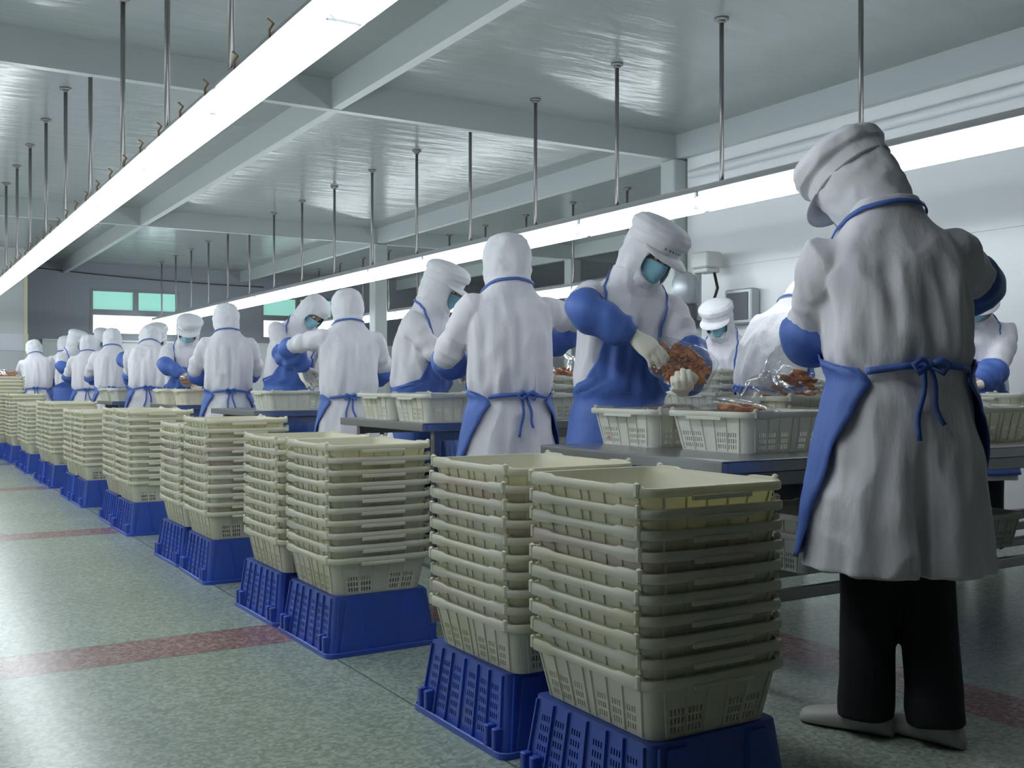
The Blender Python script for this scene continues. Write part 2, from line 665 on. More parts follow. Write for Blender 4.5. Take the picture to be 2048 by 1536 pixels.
for k, (x0, x1) in enumerate(WINS):
    t = empty('window_%d' % (k + 1), ((x0 + x1) / 2, YF + 0.04, WZ0))
    tag(t, None, None, None, 'structure')
    w_, h_ = x1 - x0, WZ1 - WZ0
    b = MB()
    f_ = 0.05
    zt = h_ * 0.50
    b.box((-w_ / 2 + f_ / 2, 0, h_ / 2), (f_, 0.09, h_))
    b.box((w_ / 2 - f_ / 2, 0, h_ / 2), (f_, 0.09, h_))
    for z_ in (f_ / 2, h_ - f_ / 2):
        b.box((0, 0, z_), (w_ - 2 * f_, 0.09, f_))
    b.box((0, 0, zt), (w_ - 2 * f_, 0.09, 0.10))
    b.box((0, 0, (zt + 0.05 + h_ - f_) / 2), (0.09, 0.08, h_ - f_ - zt - 0.05))
    b.build('window_frame', M['frame_grey'], t)
    for s in (-1, 1):
        b = MB()
        b.box((s * (0.045 + (w_ / 2 - f_ - 0.045) / 2), 0.02, (zt + 0.05 + h_ - f_) / 2), (w_ / 2 - f_ - 0.045, 0.012, h_ - f_ - zt - 0.05))
        b.build('pane', M['pane_teal'], t)
    b = MB()
    b.box((0, 0.02, (f_ + zt - 0.05) / 2), (w_ - 2 * f_, 0.012, zt - 0.05 - f_))
    b.build('pane', M['pane_white'], t)
# pale wall block at the far left
x_blk = x_at(54, 18.0)
b = MB()
b.box(((XL + x_blk) / 2, (18.0 + YF) / 2, ZC / 2), (x_blk - XL, YF - 18.0, ZC))
struct('wall_far_left', b, M['wall_pale'])
b = MB()
b.box((x_blk - 0.02, 17.99, 1.35), (0.05, 0.03, 2.7))
struct('trim_%d' % nt_, b, M['trim_cream'], 'cream corner strip on the pale end wall')
nt_ += 1
# service pipe under the beam on the white wall
b = MB()
b.tube([(XW - 0.07, YB_ + 0.1, 2.74), (XW - 0.07, 6.72, 2.74)], 0.035, 12)
struct('trim_%d' % nt_, b, M['housing'], 'white pipe running under the beam along the white wall', True)
nt_ += 1

# ------------------------------------------------------------------ lights, rails, rods
XROW = [1.15, 4.22, 7.0, -1.95, -5.0]
ZL = 2.07
PITCH = 1.225


def make_light():
    root = empty('fluorescent_light')
    L = 1.205
    d = MB()
    prof = [(-0.076, 0.0), (-0.072, -0.048), (-0.045, -0.070), (0.045, -0.070), (0.072, -0.048), (0.076, 0.0), (0.03, 0.012), (-0.03, 0.012)]
    d.loft([[(x, y, z) for x, z in prof] for y in (-L / 2 + 0.020, L / 2 - 0.020)])
    d.build('diffuser', M['light'], root)
    h = MB()
    h.bbox((0, 0, 0.030), (0.09, L, 0.032), 0.005)
    h.build('housing', M['housing'], root)
    for s in (-1, 1):
        e = MB()
        e.bbox((0, s * (L / 2 - 0.010), -0.024), (0.11, 0.018, 0.075), 0.004)
        e.build('end_cap', M['housing'], root)
    return root


def make_rod():
    root = empty('hanging_rod')
    zt = ZC
    z0 = ZL + 0.085
    b = MB()
    b.tube([(0, 0, z0), (0, 0, zt - 0.012)], 0.0135, 10)
    b.build('rod', M['rod'], root, True)
    b = MB()
    b.tube([(0, 0, zt - 0.014), (0, 0, zt)], 0.042, 16)
    b.tube([(0, 0, zt - 0.03), (0, 0, zt - 0.012)], 0.022, 12)
    b.build('ceiling_flange', M['rod'], root, True)
    return root


light0, rod0 = make_light(), make_rod()
used_l = used_r = False
ROWS = [('left', 'left overhead row', 1.58, 13, 2.91),
        ('right', 'right overhead row', 2.27, 14, 2.525),
        ('rear', 'faint rear row', 7.6, 9, 8.0),
        ('aisle', 'row over the open aisle', 3.0, 12, 3.6),
        ('outer', 'outer row', 2.3, 13, 2.9)]
for (rn, where, y0, nf, yr), X in zip(ROWS, XROW):
    for k in range(nf):
        o = light0 if not used_l else copy_tree(light0)
        used_l = True
        o.location = (X, y0 + PITCH * (k + 0.5), ZL)
        pos = ORD[k] + ' from the near end'
        tag(o, 'white fluorescent light in the %s, %s' % (where, pos), 'light', 'fluorescent lights in the %s row' % rn)
    y1 = y0 + PITCH * nf
    b = MB()
    b.box((0, (y1 - y0) / 2, 0), (0.035, y1 - y0, 0.035))
    r = b.build('light_rail', M['rail'], None, loc=(X, y0, ZL + 0.066))
    tag(r, 'thin grey rail carrying the lights of the %s' % where, 'rail')
    if rn == 'left':
        for k in range(int(nf * 3)):
            b = MB()
            yy = (k + 0.5) * PITCH / 3
            b.tube([(-0.024, yy, -0.022), (-0.026, yy, 0.02), (-0.012, yy, 0.045), (-0.03, yy + 0.01, 0.062)], 0.005, 6)
            b.build('cable_clip', M['clip'], r)
    k = 0
    RP = 1.012 if rn == 'right' else 1.04
    while yr + RP * k < y1 - 0.05:
        o = rod0 if not used_r else copy_tree(rod0)
        used_r = True
        o.location = (X, yr + RP * k, 0)
        tag(o, 'thin steel ceiling rod of the %s, %s from the near end' % (where, ORD[k]), 'rod', 'hanging rods of the %s light row' % rn)
        k += 1

# ------------------------------------------------------------------ baskets and crates
BL, BW, BH = 0.47, 0.38, 0.135       # wall top outline (rim adds to it)


def rr_outline(L, W, r, marksL, marksW, z):
    """rounded rectangle stations: W along x, L along y. marks are fractions along a side with flags"""
    pts = []
    hx, hy = W / 2, L / 2
    sides = [((hx, -hy + r), (hx, hy - r), marksL), ((hx - r, hy), (-hx + r, hy), marksW),
             ((-hx, hy - r), (-hx, -hy + r), marksL), ((-hx + r, -hy), (hx - r, -hy), marksW)]
    cen = [(hx - r, hy - r), (-hx + r, hy - r), (-hx + r, -hy + r), (hx - r, -hy + r)]
    for s, (a, bb, marks) in enumerate(sides):
        for t in marks:
            pts.append((a[0] + (bb[0] - a[0]) * t, a[1] + (bb[1] - a[1]) * t, z))
        c = cen[s]
        a0 = s * pi / 2
        for k in (1, 2, 3):
            an = a0 + pi / 2 * k / 4
            pts.append((c[0] + r * cos(an), c[1] + r * sin(an), z))
    return pts


def side_marks(panels):
    """panels: list of (t0, t1, nslots); returns marks and hole flags per segment"""
    marks, flags = [0.0], []
    for t0, t1, n in panels:
        if t0 > marks[-1] + 1e-6:
            marks.append(t0)
            flags.append(False)
        w = (t1 - t0) / (2 * n - 1)
        for k in range(2 * n - 1):
            marks.append(t0 + w * (k + 1))
            flags.append(k % 2 == 0)
    if marks[-1] < 1 - 1e-6:
        marks.append(1.0)
        flags.append(False)
    return marks, flags


mL, fL = side_marks([(0.05, 0.13, 4), (0.17, 0.25, 4), (0.33, 0.41, 4), (0.57, 0.65, 4), (0.72, 0.80, 4), (0.86, 0.94, 4)])
mW, fW = side_marks([(0.05, 0.18, 4), (0.23, 0.36, 4), (0.64, 0.77, 4), (0.82, 0.95, 4)])
mWp = [0, 0.25, 0.5, 0.75, 1.0]
fWp = [False] * 4


def seg_flags(fl, fw):
    out = []
    for k in range(4):
        out += (fl if k % 2 == 0 else fw) + [False] * 4
    return out


def shell(L0, W0, L1, W1, H, r, zrows, holes, marksL, flagsL, marksW, flagsW, thick, closed_z):
    mb = MB()
    rings = []
    for z in zrows:
        t = z / H
        rings.append(rr_outline(L0 + (L1 - L0) * t, W0 + (W1 - W0) * t, r, marksL, marksW, z))
    n = len(rings[0])
    fl = seg_flags(flagsL, flagsW)
    vs = [p for q in rings for p in q]
    fs = []
    for i in range(len(rings) - 1):
        for j in range(n):
            if holes[i] and fl[j]:
                continue
            a, c = i * n + j, i * n + (j + 1) % n
            fs.append((a, c, c + n, a + n))
    if closed_z == 'bottom':
        fs.append(tuple(range(n - 1, -1, -1)))
    else:
        k = (len(rings) - 1) * n
        fs.append(tuple(range(k, k + n)))
    mb.add(vs, fs)
    me = mb.mesh('shell', M['basket'], fix=True)
    return baked(me, [('SOLIDIFY', dict(thickness=thick, offset=-1))])


def merge_meshes(name, mes, m):
    mb = MB()
    for me in mes:
        mb.add([v.co.copy() for v in me.vertices], [tuple(p.vertices) for p in me.polygons])
    out = mb.mesh(name, m, fix=False)
    return out


def wall_ribs(mb, L0, W0, L1, W1, H, r, tl, tw, zt, proud, wid):
    """raised vertical ribs on the four walls"""
    for side in range(4):
        for t in (tl if side % 2 == 0 else tw):
            pts = []
            for z in (0.004, zt):
                k = z / H
                L, W = L0 + (L1 - L0) * k, W0 + (W1 - W0) * k
                if side % 2 == 0:
                    s = 1 if side == 0 else -1
                    y = (-L / 2 + r + (L - 2 * r) * t) * s
                    pts.append((Vector((s * W / 2, y, z)), Vector((s, 0, 0)), Vector((0, 1, 0))))
                else:
                    s = 1 if side == 1 else -1
                    x = (W / 2 - r - (W - 2 * r) * t) * s
                    pts.append((Vector((x, s * L / 2, z)), Vector((0, s, 0)), Vector((1, 0, 0))))
            rings = [[p - q * wid / 2 - nn * 0.001, p + q * wid / 2 - nn * 0.001, p + q * wid / 2 + nn * proud, p - q * wid / 2 + nn * proud] for p, nn, q in pts]
            mb.loft(rings)


B0L, B0W = 0.42, 0.33
bm_shell = shell(B0L, B0W, BL, BW, BH, 0.035, [0, 0.012, 0.026, 0.032, 0.046, 0.052, 0.066, 0.09, 0.115, BH],
                 [0, 1, 0, 1, 0, 1, 0, 0, 0], mL, fL, mW, fW, 0.0028, 'bottom')
rb = MB()
wall_ribs(rb, B0L, B0W, BL, BW, BH, 0.035, [0.0, 0.15, 0.29, 0.45, 0.53, 0.68, 0.83, 1.0], [0.0, 0.205, 0.40, 0.60, 0.795, 1.0], BH - 0.012, 0.0035, 0.004)
BASKET_BODY = merge_meshes('basket_body', [bm_shell, rb.mesh('r', M['basket'])], M['basket'])
auto_smooth(BASKET_BODY, 30)


def rim_mesh():
    mb = MB()
    ml = [0, 0.06, 0.16, 0.20, 0.5, 0.80, 0.84, 0.94, 1.0]
    mw = [0, 0.08, 0.2, 0.5, 0.8, 0.92, 1.0]
    n_l, n_w = len(ml), len(mw)
    prof = []
    inner = rr_outline(BL, BW, 0.035, ml, mw, 0)
    flag = []
    for s in range(4):
        mm = ml if s % 2 == 0 else mw
        for t in mm:
            if s % 2 == 0:
                flag.append(1.0 if (t <= 0.16 or t >= 0.84) else 0.0)
            else:
                flag.append(0.0)
        flag += [0.0] * 3
    n = len(inner)
    rings = []
    for (off, z, bump) in ((-0.003, -0.018, 0), (0.010, -0.019, -0.004), (0.0125, -0.016, -0.003), (0.0125, -0.003, 0.004), (0.010, 0.001, 0.005), (-0.003, 0.001, 0.005)):
        ring = rr_outline(BL + 2 * off, BW + 2 * off, 0.035 + off, ml, mw, BH + z)
        ring = [(p[0] * (1 + 0.008 * f * (off > 0)), p[1], p[2] + bump * f) for p, f in zip(ring, flag)]
        rings.append(ring)
    m = len(rings)
    vs = [p for r in rings for p in r]
    fs = []
    for i in range(m):
        for j in range(n):
            a, c = i * n + j, i * n + (j + 1) % n
            d_, e_ = ((i + 1) % m) * n + j, ((i + 1) % m) * n + (j + 1) % n
            fs.append((a, c, e_, d_))
    mb.add(vs, fs)
    # stacking nubs near the ends of the long sides
    for sx in (-1, 1):
        for sy in (-1, 1):
            mb.bbox((sx * (BW / 2 + 0.009), sy * (BL / 2 - 0.030), BH - 0.004), (0.014, 0.016, 0.034), 0.004)
    me = mb.mesh('basket_rim', M['basket'])
    me.polygons.foreach_set('use_smooth', [True] * len(me.polygons))
    auto_smooth(me, 40)
    return me


RIM = rim_mesh()
hb = MB()
hb.bbox((0, 0, 0), (0.17, 0.008, 0.012), 0.002)
GRIP = hb.mesh('grip_lip', M['basket'])
FAR_BASKET = merge_meshes('basket_whole', [BASKET_BODY, RIM], M['basket'])
auto_smooth(FAR_BASKET, 30)
MESHES = {}
for key in ('basket', 'basket_pink', 'basket_white'):
    row = []
    for me in (BASKET_BODY, RIM, GRIP, FAR_BASKET):
        c = me.copy()
        c.materials[0] = M[key]
        row.append(c)
    MESHES[key] = row


def make_basket(key, simple=False):
    body, rim, grip, whole = MESHES[key]
    if simple:
        return link('plastic_basket', whole)
    o = link('plastic_basket', body)
    link('rim', rim, o)
    for s in (-1, 1):
        link('handle', grip, o, (0, s * (BL / 2 + 0.012), BH - 0.022))
    return o


PROTO = {}


def place_basket(loc, rz, key, label, group, simple=False, tilt=(0, 0)):
    k = (key, simple)
    if k not in PROTO:
        PROTO[k] = make_basket(*k)
        o = PROTO[k]
    else:
        o = copy_tree(PROTO[k])
    o.location = loc
    o.rotation_euler = (tilt[0], tilt[1], rz)
    tag(o, label, 'basket', group)
    return o


# blue crate, used upside down: wide flange on the floor, closed panel on top
CL, CW, CH = 0.49, 0.415, 0.205
mLc, fLc = side_marks([(0.06, 0.14, 4), (0.20, 0.28, 4), (0.36, 0.44, 4), (0.56, 0.64, 4), (0.72, 0.80, 4), (0.86, 0.94, 4)])
c_shell = shell(CL, CW, CL - 0.05, CW - 0.05, CH, 0.02,
                [0, 0.022] + [v for k in range(6) for v in (0.034 + 0.024 * k, 0.048 + 0.024 * k)] + [0.192, CH],
                [0, 0] + [1, 0] * 6 + [0], mLc, fLc, mWp, fWp, 0.003, 'top')
cr = MB()
wall_ribs(cr, CL, CW, CL - 0.05, CW - 0.05, CH, 0.02, [0.0, 0.17, 0.32, 0.40 + 0.10, 0.68, 0.83, 1.0], [0.0], CH - 0.006, 0.007, 0.005)
for sy in (-1, 1):      # shallow raised panels on the short sides
    for sx in (-1, 1):
        pts = []
        for z, w0, w1 in ((0.006, 0.06, 0.20), (CH - 0.012, 0.085, 0.165)):
            k = z / CH
            yy = sy * ((CL - 0.05 * k) / 2)
            pts.append([(sx * w0, yy - sy * 0.004, z), (sx * w1 - sx * 0.02, yy - sy * 0.004, z), (sx * w1 - sx * 0.026, yy + sy * 0.010, z), (sx * w0 + sx * 0.006, yy + sy * 0.010, z)])
        cr.loft(pts)
for sx in (-1, 1):      # paired stub fins standing on the flange of the long sides
    for yy in (-0.215, -0.175, 0.175, 0.215):
        cr.bbox((sx * (CW / 2 + 0.004), yy, 0.036), (0.026, 0.018, 0.072), 0.003)
CRATE_BODY = merge_meshes('crate_body', [c_shell, cr.mesh('r', M['crate'])], M['crate'])
auto_smooth(CRATE_BODY, 30)
fb = MB()
ro = rr_outline(CL + 0.036, CW + 0.036, 0.03, [0, 1.0], [0, 1.0], 0.0)
ri = rr_outline(CL - 0.004, CW - 0.004, 0.02, [0, 1.0], [0, 1.0], 0.0)
n_ = len(ro)
rings = [[(p[0], p[1], 0.0) for p in ri], [(p[0], p[1], 0.0) for p in ro], [(p[0], p[1], 0.016) for p in ro],
         [(p[0] * 0.985, p[1] * 0.985, 0.018) for p in ro], [(p[0] * 0.98, p[1] * 0.98, 0.010) for p in ro], [(p[0], p[1], 0.010) for p in ri]]
vs = [p for r in rings for p in r]
fs = []
for i in range(6):
    for j in range(n_):
        a, c = i * n_ + j, i * n_ + (j + 1) % n_
        fs.append((a, c, ((i + 1) % 6) * n_ + (j + 1) % n_, ((i + 1) % 6) * n_ + j))
fb.add(vs, fs)
CRATE_RIM = fb.mesh('crate_rim', M['crate'])
crate0 = None

rng = random.Random(5)
# (name of the pair, near edge Y, number of baskets near/far, left X, jitter)
PAIRS = [('nearest', 1.66, 10, 10, 0.0), ('second', 3.42, 10, 10, 0.0), ('third', 4.98, 11, 10, 0.0), ('fourth', 6.82, 11, 11, 0.0),
         ('fifth', 8.58, 10, 10, 0.0), ('sixth', 10.35, 11, 11, 0.0), ('seventh', 12.15, 10, 10, 0.0), ('eighth', 13.9, 12, 12, 0.0)]
STEP = 0.0446
for pi_, (pn, y0, n1, n2, jx) in enumerate(PAIRS):
    for q, n in enumerate((n1, n2)):
        cy = y0 + 0.247 + q * 0.58
        cx = 1.545 + rng.uniform(-0.01, 0.01) + (0.02 if (pi_ == 0 and q == 1) else 0)
        if pi_ == 1:
            cy = y0 + 0.247 + q * 0.53
        if pi_ >= 2:
            cy = y0 + 0.247 + q * 0.525
        st = '%s stack of the %s aisle pair' % ('front' if q == 0 else 'rear', pn)
        if crate0 is None:
            crate0 = link('blue_crate', CRATE_BODY)
            link('rim', CRATE_RIM, crate0)
            o = crate0
        else:
            o = copy_tree(crate0)
        crz = rng.uniform(-0.02, 0.02) + (pi if q else 0)
        o.location = (cx, cy + (0.03 if q else 0), 0)
        o.rotation_euler = (0, 0, crz)
        tag(o, 'upturned blue plastic crate under the %s' % st, 'crate', 'upturned blue crates along the aisle')
        for k in range(n):
            from_top = n - 1 - k
            key = 'basket'
            if (rng.random() < 0.10 and from_top > 0) or (pi_ == 0 and from_top == 3) or (pi_ == 2 and from_top in (3, 4)):
                key = 'basket_pink'
            pos = 'topmost' if from_top == 0 else ('lowest' if k == 0 else ORD[from_top] + ' from the top')
            place_basket((cx + rng.uniform(-0.003, 0.003), cy + rng.uniform(-0.003, 0.003), CH + 0.001 + STEP * k),
                         (0 if rng.random() < 0.5 else pi) + rng.uniform(-0.006, 0.006), key,
                         'cream plastic basket, %s in the %s' % (pos, st), 'stacked cream baskets along the aisle', pi_ >= 4)

# ------------------------------------------------------------------ work tables
def make_table(x0, x1, y0, y1, h, label, shelf=True):
    t = empty('work_table', ((x0 + x1) / 2, (y0 + y1) / 2, 0))
    w, d = x1 - x0, y1 - y0
    b = MB()
    b.bbox((0, 0, h - 0.002), (w, d, 0.004), 0.0015)
    for sx in (-1, 1):
        b.bbox((sx * (w / 2 - 0.0125), 0, h - 0.021), (0.025, d - 0.002, 0.036), 0.003)
    for sy in (-1, 1):
        b.bbox((0, sy * (d / 2 - 0.0125), h - 0.021), (w - 0.05, 0.025, 0.036), 0.003)
    b.build('tabletop', M['steel'], t)
    for sx in (-1, 1):
        for sy in (-1, 1):
            b = MB()
            b.bbox((sx * (w / 2 - 0.10), sy * (d / 2 - 0.06), (h - 0.04) / 2), (0.038, 0.038, h - 0.04), 0.003)
            b.build('leg', M['steel_leg'], t)
    for sy in (-1, 1):
        b = MB()
        b.bbox((0, sy * (d / 2 - 0.06), h - 0.065), (w - 0.16, 0.03, 0.045), 0.003)
        b.build('apron_rail', M['steel_leg'], t)
    if shelf:
        for sy in (-1, -0.33, 0.33, 1):
            b = MB()
            b.bbox((0, sy * (d / 2 - 0.06), 0.30), (w - 0.24 if abs(sy) == 1 else w - 0.22, 0.032, 0.035), 0.003)
            b.build('shelf_rail', M['steel_leg'], t)
        for sx in (-1, 1):
            b = MB()
            b.bbox((sx * (w / 2 - 0.10), 0, 0.30), (0.03, d - 0.16, 0.03), 0.003)
            b.build('end_rail', M['steel_leg'], t)
    tag(t, label, 'table', 'steel work tables')
    return t


T1Z, T2Z = 0.733, 0.775
make_table(2.10, 5.35, 2.26, 3.24, T1Z, 'stainless steel work table nearest the camera, under two white baskets')
make_table(2.17, 4.75, 4.36, 5.38, T2Z, 'stainless steel work table between the two women in the middle of the photo')
make_table(2.17, 4.9, 6.93, 8.0, T2Z, 'third stainless steel work table from the camera')
make_table(2.20, 4.6, 9.2, 10.25, T2Z, 'fourth steel work table from the camera, half behind stacks')
make_table(2.10, 4.6, 11.6, 12.5, T2Z, 'fifth steel work table from the camera, only its edge showing')
make_table(2.30, 4.4, 13.6, 14.1, T2Z, 'farthest steel work table, small and hidden behind workers')

# ------------------------------------------------------------------ bags of food
def food_mesh(seed, rx, ry, rz, n, m, size=0.022):
    r = random.Random(seed)
    mb = MB()
    for k in range(n):
        while True:
            p = Vector((r.uniform(-1, 1), r.uniform(-1, 1), r.uniform(-1, 1)))
            if p.length < 1:
                break
        p = Vector((p.x * rx, p.y * ry, p.z * rz))
        mt = Matrix.Translation(p) @ Matrix.Rotation(r.uniform(0, 6), 4, 'Z') @ Matrix.Rotation(r.uniform(-0.8, 0.8), 4, 'X')
        s = size * r.uniform(0.7, 1.4)
        mb.ell((0, 0, 0), (s * 1.5, s * 0.75, s * 0.4), 8, 5, mt, 0.25, r)
    me = mb.mesh('food', m, True)
    return me


def film_mesh(seed, rx, ry, rz, wr=0.2, sq=0.7):
    r = random.Random(seed)
    mb = MB()
    nu, nv = 22, 12
    rings = []
    for i in range(nv + 1):
        th = pi * i / nv
        rr = max(sin(th) ** 0.7, 0.03)
        ring = []
        for j in range(nu):
            a = 2 * pi * j / nu
            c, s = cos(a), sin(a)
            c, s = math.copysign(abs(c) ** sq, c), math.copysign(abs(s) ** sq, s)
            k = 1 + wr * noise.noise(Vector((c * 2 + seed, s * 2, th * 1.5))) + r.uniform(-0.03, 0.03)
            ring.append((rx * rr * c * k, ry * rr * s * k, -rz * cos(th) * (1 + 0.3 * noise.noise(Vector((c * 2, s * 2 + seed, th))))))
        rings.append(ring)
    mb.loft(rings)
    return mb.mesh('film', M['film'], True)


def food_bag(loc, rot, size, seed, label, group, dark=False, fill=0.8, n=40, lump=0.022, foff=(0, 0, 0), cat='bag'):
    o = empty('food_bag', loc)
    o.rotation_euler = rot
    rx, ry, rz = size
    link('film', film_mesh(seed, rx, ry, rz), o)
    link('dried_fish', food_mesh(seed, rx * fill, ry * fill, rz * fill, n, M['food_dark' if dark else 'food'], lump), o, foff)
    tag(o, label, cat, group)
    return o


# ------------------------------------------------------------------ hands, heads, hoods (shared shapes)
def hand_mb(curl, fat=1.0, spread=0.06):
    """right hand, wrist at origin, fingers +Y, back of hand +Z, thumb on -X"""
    mb = MB()
    rings = []
    for y, w, t, z in ((-0.02, 0.028, 0.021, 0), (0.0, 0.030, 0.022, 0), (0.03, 0.038, 0.021, 0.002), (0.06, 0.042, 0.019, 0.003), (0.085, 0.041, 0.016, 0.003), (0.097, 0.036, 0.011, 0.002)):
        rings.append([(w * fat * math.copysign(abs(cos(2 * pi * j / 14)) ** 0.8, cos(2 * pi * j / 14)), y, z + t * fat * sin(2 * pi * j / 14)) for j in range(14)])
    mb.loft(rings)
    for i, (x, ln, r0, y0) in enumerate(((-0.029, 0.074, 0.0105, 0.086), (-0.0095, 0.083, 0.011, 0.092), (0.0105, 0.076, 0.0105, 0.089), (0.029, 0.060, 0.0095, 0.080))):
        p = Vector((x * fat, y0 - 0.02, 0.003))
        ang = -0.05
        yaw = (-0.5 + i / 3) * spread * 4 * (1 - 0.6 * curl)
        pts, rad = [p.copy()], [r0 * 1.05 * fat]
        p = p + Vector((0, 0.02, 0))
        pts.append(p.copy())
        rad.append(r0 * 1.05 * fat)
        c_ = curl * (1 + 0.12 * (i - 1.5))
        for seg, bend in ((0.45, 1.0), (0.30, 1.25), (0.25, 0.8)):
            ang += c_ * bend
            d = Vector((sin(yaw) * cos(ang), cos(yaw) * cos(ang), -sin(ang)))
            for h in (0.5, 1.0):
                pts.append(p + d * ln * seg * h)
                rad.append(r0 * fat * (1.0 if h < 1 else 0.94))
            p = p + d * ln * seg
        pts.append(pts[-1] + (pts[-1] - pts[-2]).normalized() * 0.006)
        rad.append(0.0045 * fat)
        mb.tube(pts, rad, 10)
    th = [Vector((-0.018, 0.018, -0.004)), Vector((-0.036, 0.038, -0.012)), Vector((-0.050, 0.062, -0.020 - 0.012 * curl)), Vector((-0.050 + 0.016 * curl, 0.088, -0.030 - 0.016 * curl)), Vector((-0.047 + 0.022 * curl, 0.098, -0.034 - 0.018 * curl))]
    mb.tube([(p.x * fat, p.y, p.z) for p in th], [0.016 * fat, 0.0145 * fat, 0.0125 * fat, 0.0105 * fat, 0.005 * fat], 10)
    return mb


def mirrored(mb):
    o = MB()
    o.add([(-p.x, p.y, p.z) for p in mb.v], [tuple(reversed(f)) for f in mb.f])
    return o


GLOVES = {}
for nm, curl in (('relaxed', 0.35), ('grip', 0.78), ('reach', 0.18)):
    mb = hand_mb(curl, 1.12)
    # knitted cuff
    mb.tube([(0, -0.065, 0), (0, -0.05, 0), (0, -0.03, 0), (0, -0.012, 0), (0, 0.005, 0)], [(0.029, 0.034), (0.028, 0.033), (0.026, 0.031), (0.026, 0.032), (0.027, 0.034)], 16, up=(0, 0, 1))
    GLOVES[nm, 1] = remeshed(mb, 0.0042, 3, M['glove'], 'glove_right')
    GLOVES[nm, -1] = remeshed(mirrored(mb), 0.0042, 3, M['glove'], 'glove_left')

HEAD_TAB = [(-0.110, 0.022, 0.078, -0.030), (-0.100, 0.036, 0.090, 0.0), (-0.080, 0.054, 0.095, 0.035), (-0.045, 0.066, 0.094, 0.065), (0.0, 0.073, 0.091, 0.090),
            (0.04, 0.075, 0.095, 0.098), (0.075, 0.068, 0.084, 0.090), (0.100, 0.050, 0.058, 0.066), (0.115, 0.026, 0.026, 0.034), (0.119, 0.006, 0.006, 0.008)]


def head_mb():
    mb = MB()
    rings = []
    for h, rx, f, bk in HEAD_TAB:
        cy, ry = (f - bk) / 2, (f + bk) / 2
        rings.append([(rx * cos(2 * pi * j / 24), cy + ry * sin(2 * pi * j / 24), h) for j in range(24)])
    mb.loft(rings)
    mb.tube([(0, 0.082, 0.020), (0, 0.096, 0.0), (0, 0.108, -0.024), (0, 0.104, -0.036), (0, 0.086, -0.042)], [0.007, 0.009, 0.012, 0.014, 0.008], 10)
    for s in (-1, 1):
        mb.ell((s * 0.010, 0.098, -0.034), (0.009, 0.009, 0.008), 10, 6)
        mb.ell((s * 0.076, -0.008, -0.008), (0.008, 0.018, 0.030), 10, 8)
        mb.ell((s * 0.030, 0.084, 0.024), (0.022, 0.010, 0.006), 10, 6)
    mb.ell((0, 0.090, -0.062), (0.022, 0.009, 0.006), 12, 6)
    mb.ell((0, 0.089, -0.071), (0.019, 0.009, 0.006), 12, 6)
    return mb


HEAD = head_mb()
eb = MB()
eb.ell((0, 0, 0), (0.0125, 0.0125, 0.0105), 14, 8)
eb.cur = 1
eb.ell((0, 0.0085, -0.001), (0.0062, 0.006, 0.0062), 12, 8)
eb.cur = 2
eb.tube([(-0.020, 0.006, 0.020), (-0.006, 0.013, 0.025), (0.010, 0.012, 0.024), (0.020, 0.004, 0.019)], [0.002, 0.0036, 0.0034, 0.0016], 6)
EYE = eb.mesh('eye', [M['eye_white'], M['iris'], M['brow']], True)

HOOD_TAB = [(-0.21, 0.078, 0.070, 0.086), (-0.165, 0.086, 0.080, 0.098), (-0.13, 0.094, 0.094, 0.106), (-0.10, 0.102, 0.108, 0.115), (-0.05, 0.110, 0.114, 0.126), (0.0, 0.113, 0.113, 0.132),
            (0.045, 0.111, 0.114, 0.130), (0.085, 0.102, 0.108, 0.120), (0.112, 0.086, 0.090, 0.100), (0.130, 0.060, 0.062, 0.068), (0.139, 0.022, 0.022, 0.026)]


def lathe_pt(tab, h, ph, off=0.0):
    rx, f, bk = lerp_tab(tab, h)
    c, s = cos(ph), sin(ph)
    ry = f if c > 0 else bk
    r = 1 / sqrt((s / rx) ** 2 + (c / ry) ** 2) + off
    return Vector((r * s, r * c, h))


def hood_mesh(seed):
    nphi, hs = 56, [-0.172 + 0.311 * i / 40 for i in range(41)]
    OP, OH, HC = radians(50), 0.070, -0.030

    def q(ph, h):
        p_ = (ph + pi) % (2 * pi) - pi
        return p_ / OP, (h - HC) / OH
    keep_v = {}
    verts = []
    vals = []
    for h in hs:
        for j in range(nphi):
            ph = 2 * pi * j / nphi
            a, b_ = q(ph, h)
            vals.append((ph, h, (abs(a) ** 2.4 + abs(b_) ** 2.4) ** (1 / 2.4)))
    faces = []
    touch_in, touch_keep = set(), set()
    for i in range(len(hs) - 1):
        for j in range(nphi):
            f = (i * nphi + j, i * nphi + (j + 1) % nphi, (i + 1) * nphi + (j + 1) % nphi, (i + 1) * nphi + j)
            inside = sum(vals[k][2] < 1 for k in f)
            if inside >= 3:
                touch_in.update(f)
            else:
                faces.append(f)
                touch_keep.update(f)
    for k, (ph, h, v) in enumerate(vals):
        if k in touch_in and k in touch_keep:
            a, b_ = q(ph, h)
            ph, h = a / v * OP, HC + b_ / v * OH
        wv = 0.009 * noise.noise(Vector((sin(ph) * 2.2 + seed, cos(ph) * 2.2, h * 16))) + 0.0045 * noise.noise(Vector((sin(ph) * 6 + seed, cos(ph) * 6, h * 34)))
        wv += 0.004 * math.exp(-((abs((ph % (2 * pi)) - pi)) / 0.06) ** 2) * max(0, min(1, (h + 0.12) / 0.1))
        wv += 0.003 * sin(ph * 9 + seed) * max(0, min(1, (-h - 0.05) / 0.08))
        verts.append(lathe_pt(HOOD_TAB, h, ph, wv))
    faces.append(tuple(range((len(hs) - 1) * nphi, len(hs) * nphi)))
    mb = MB()
    mb.add(verts, faces)
    me = mb.mesh('hood', M['hood'], True, fix=True)
    me = baked(me, [('SOLIDIFY', dict(thickness=0.004, offset=-1))])
    me.polygons.foreach_set('use_smooth', [True] * len(me.polygons))
    return me


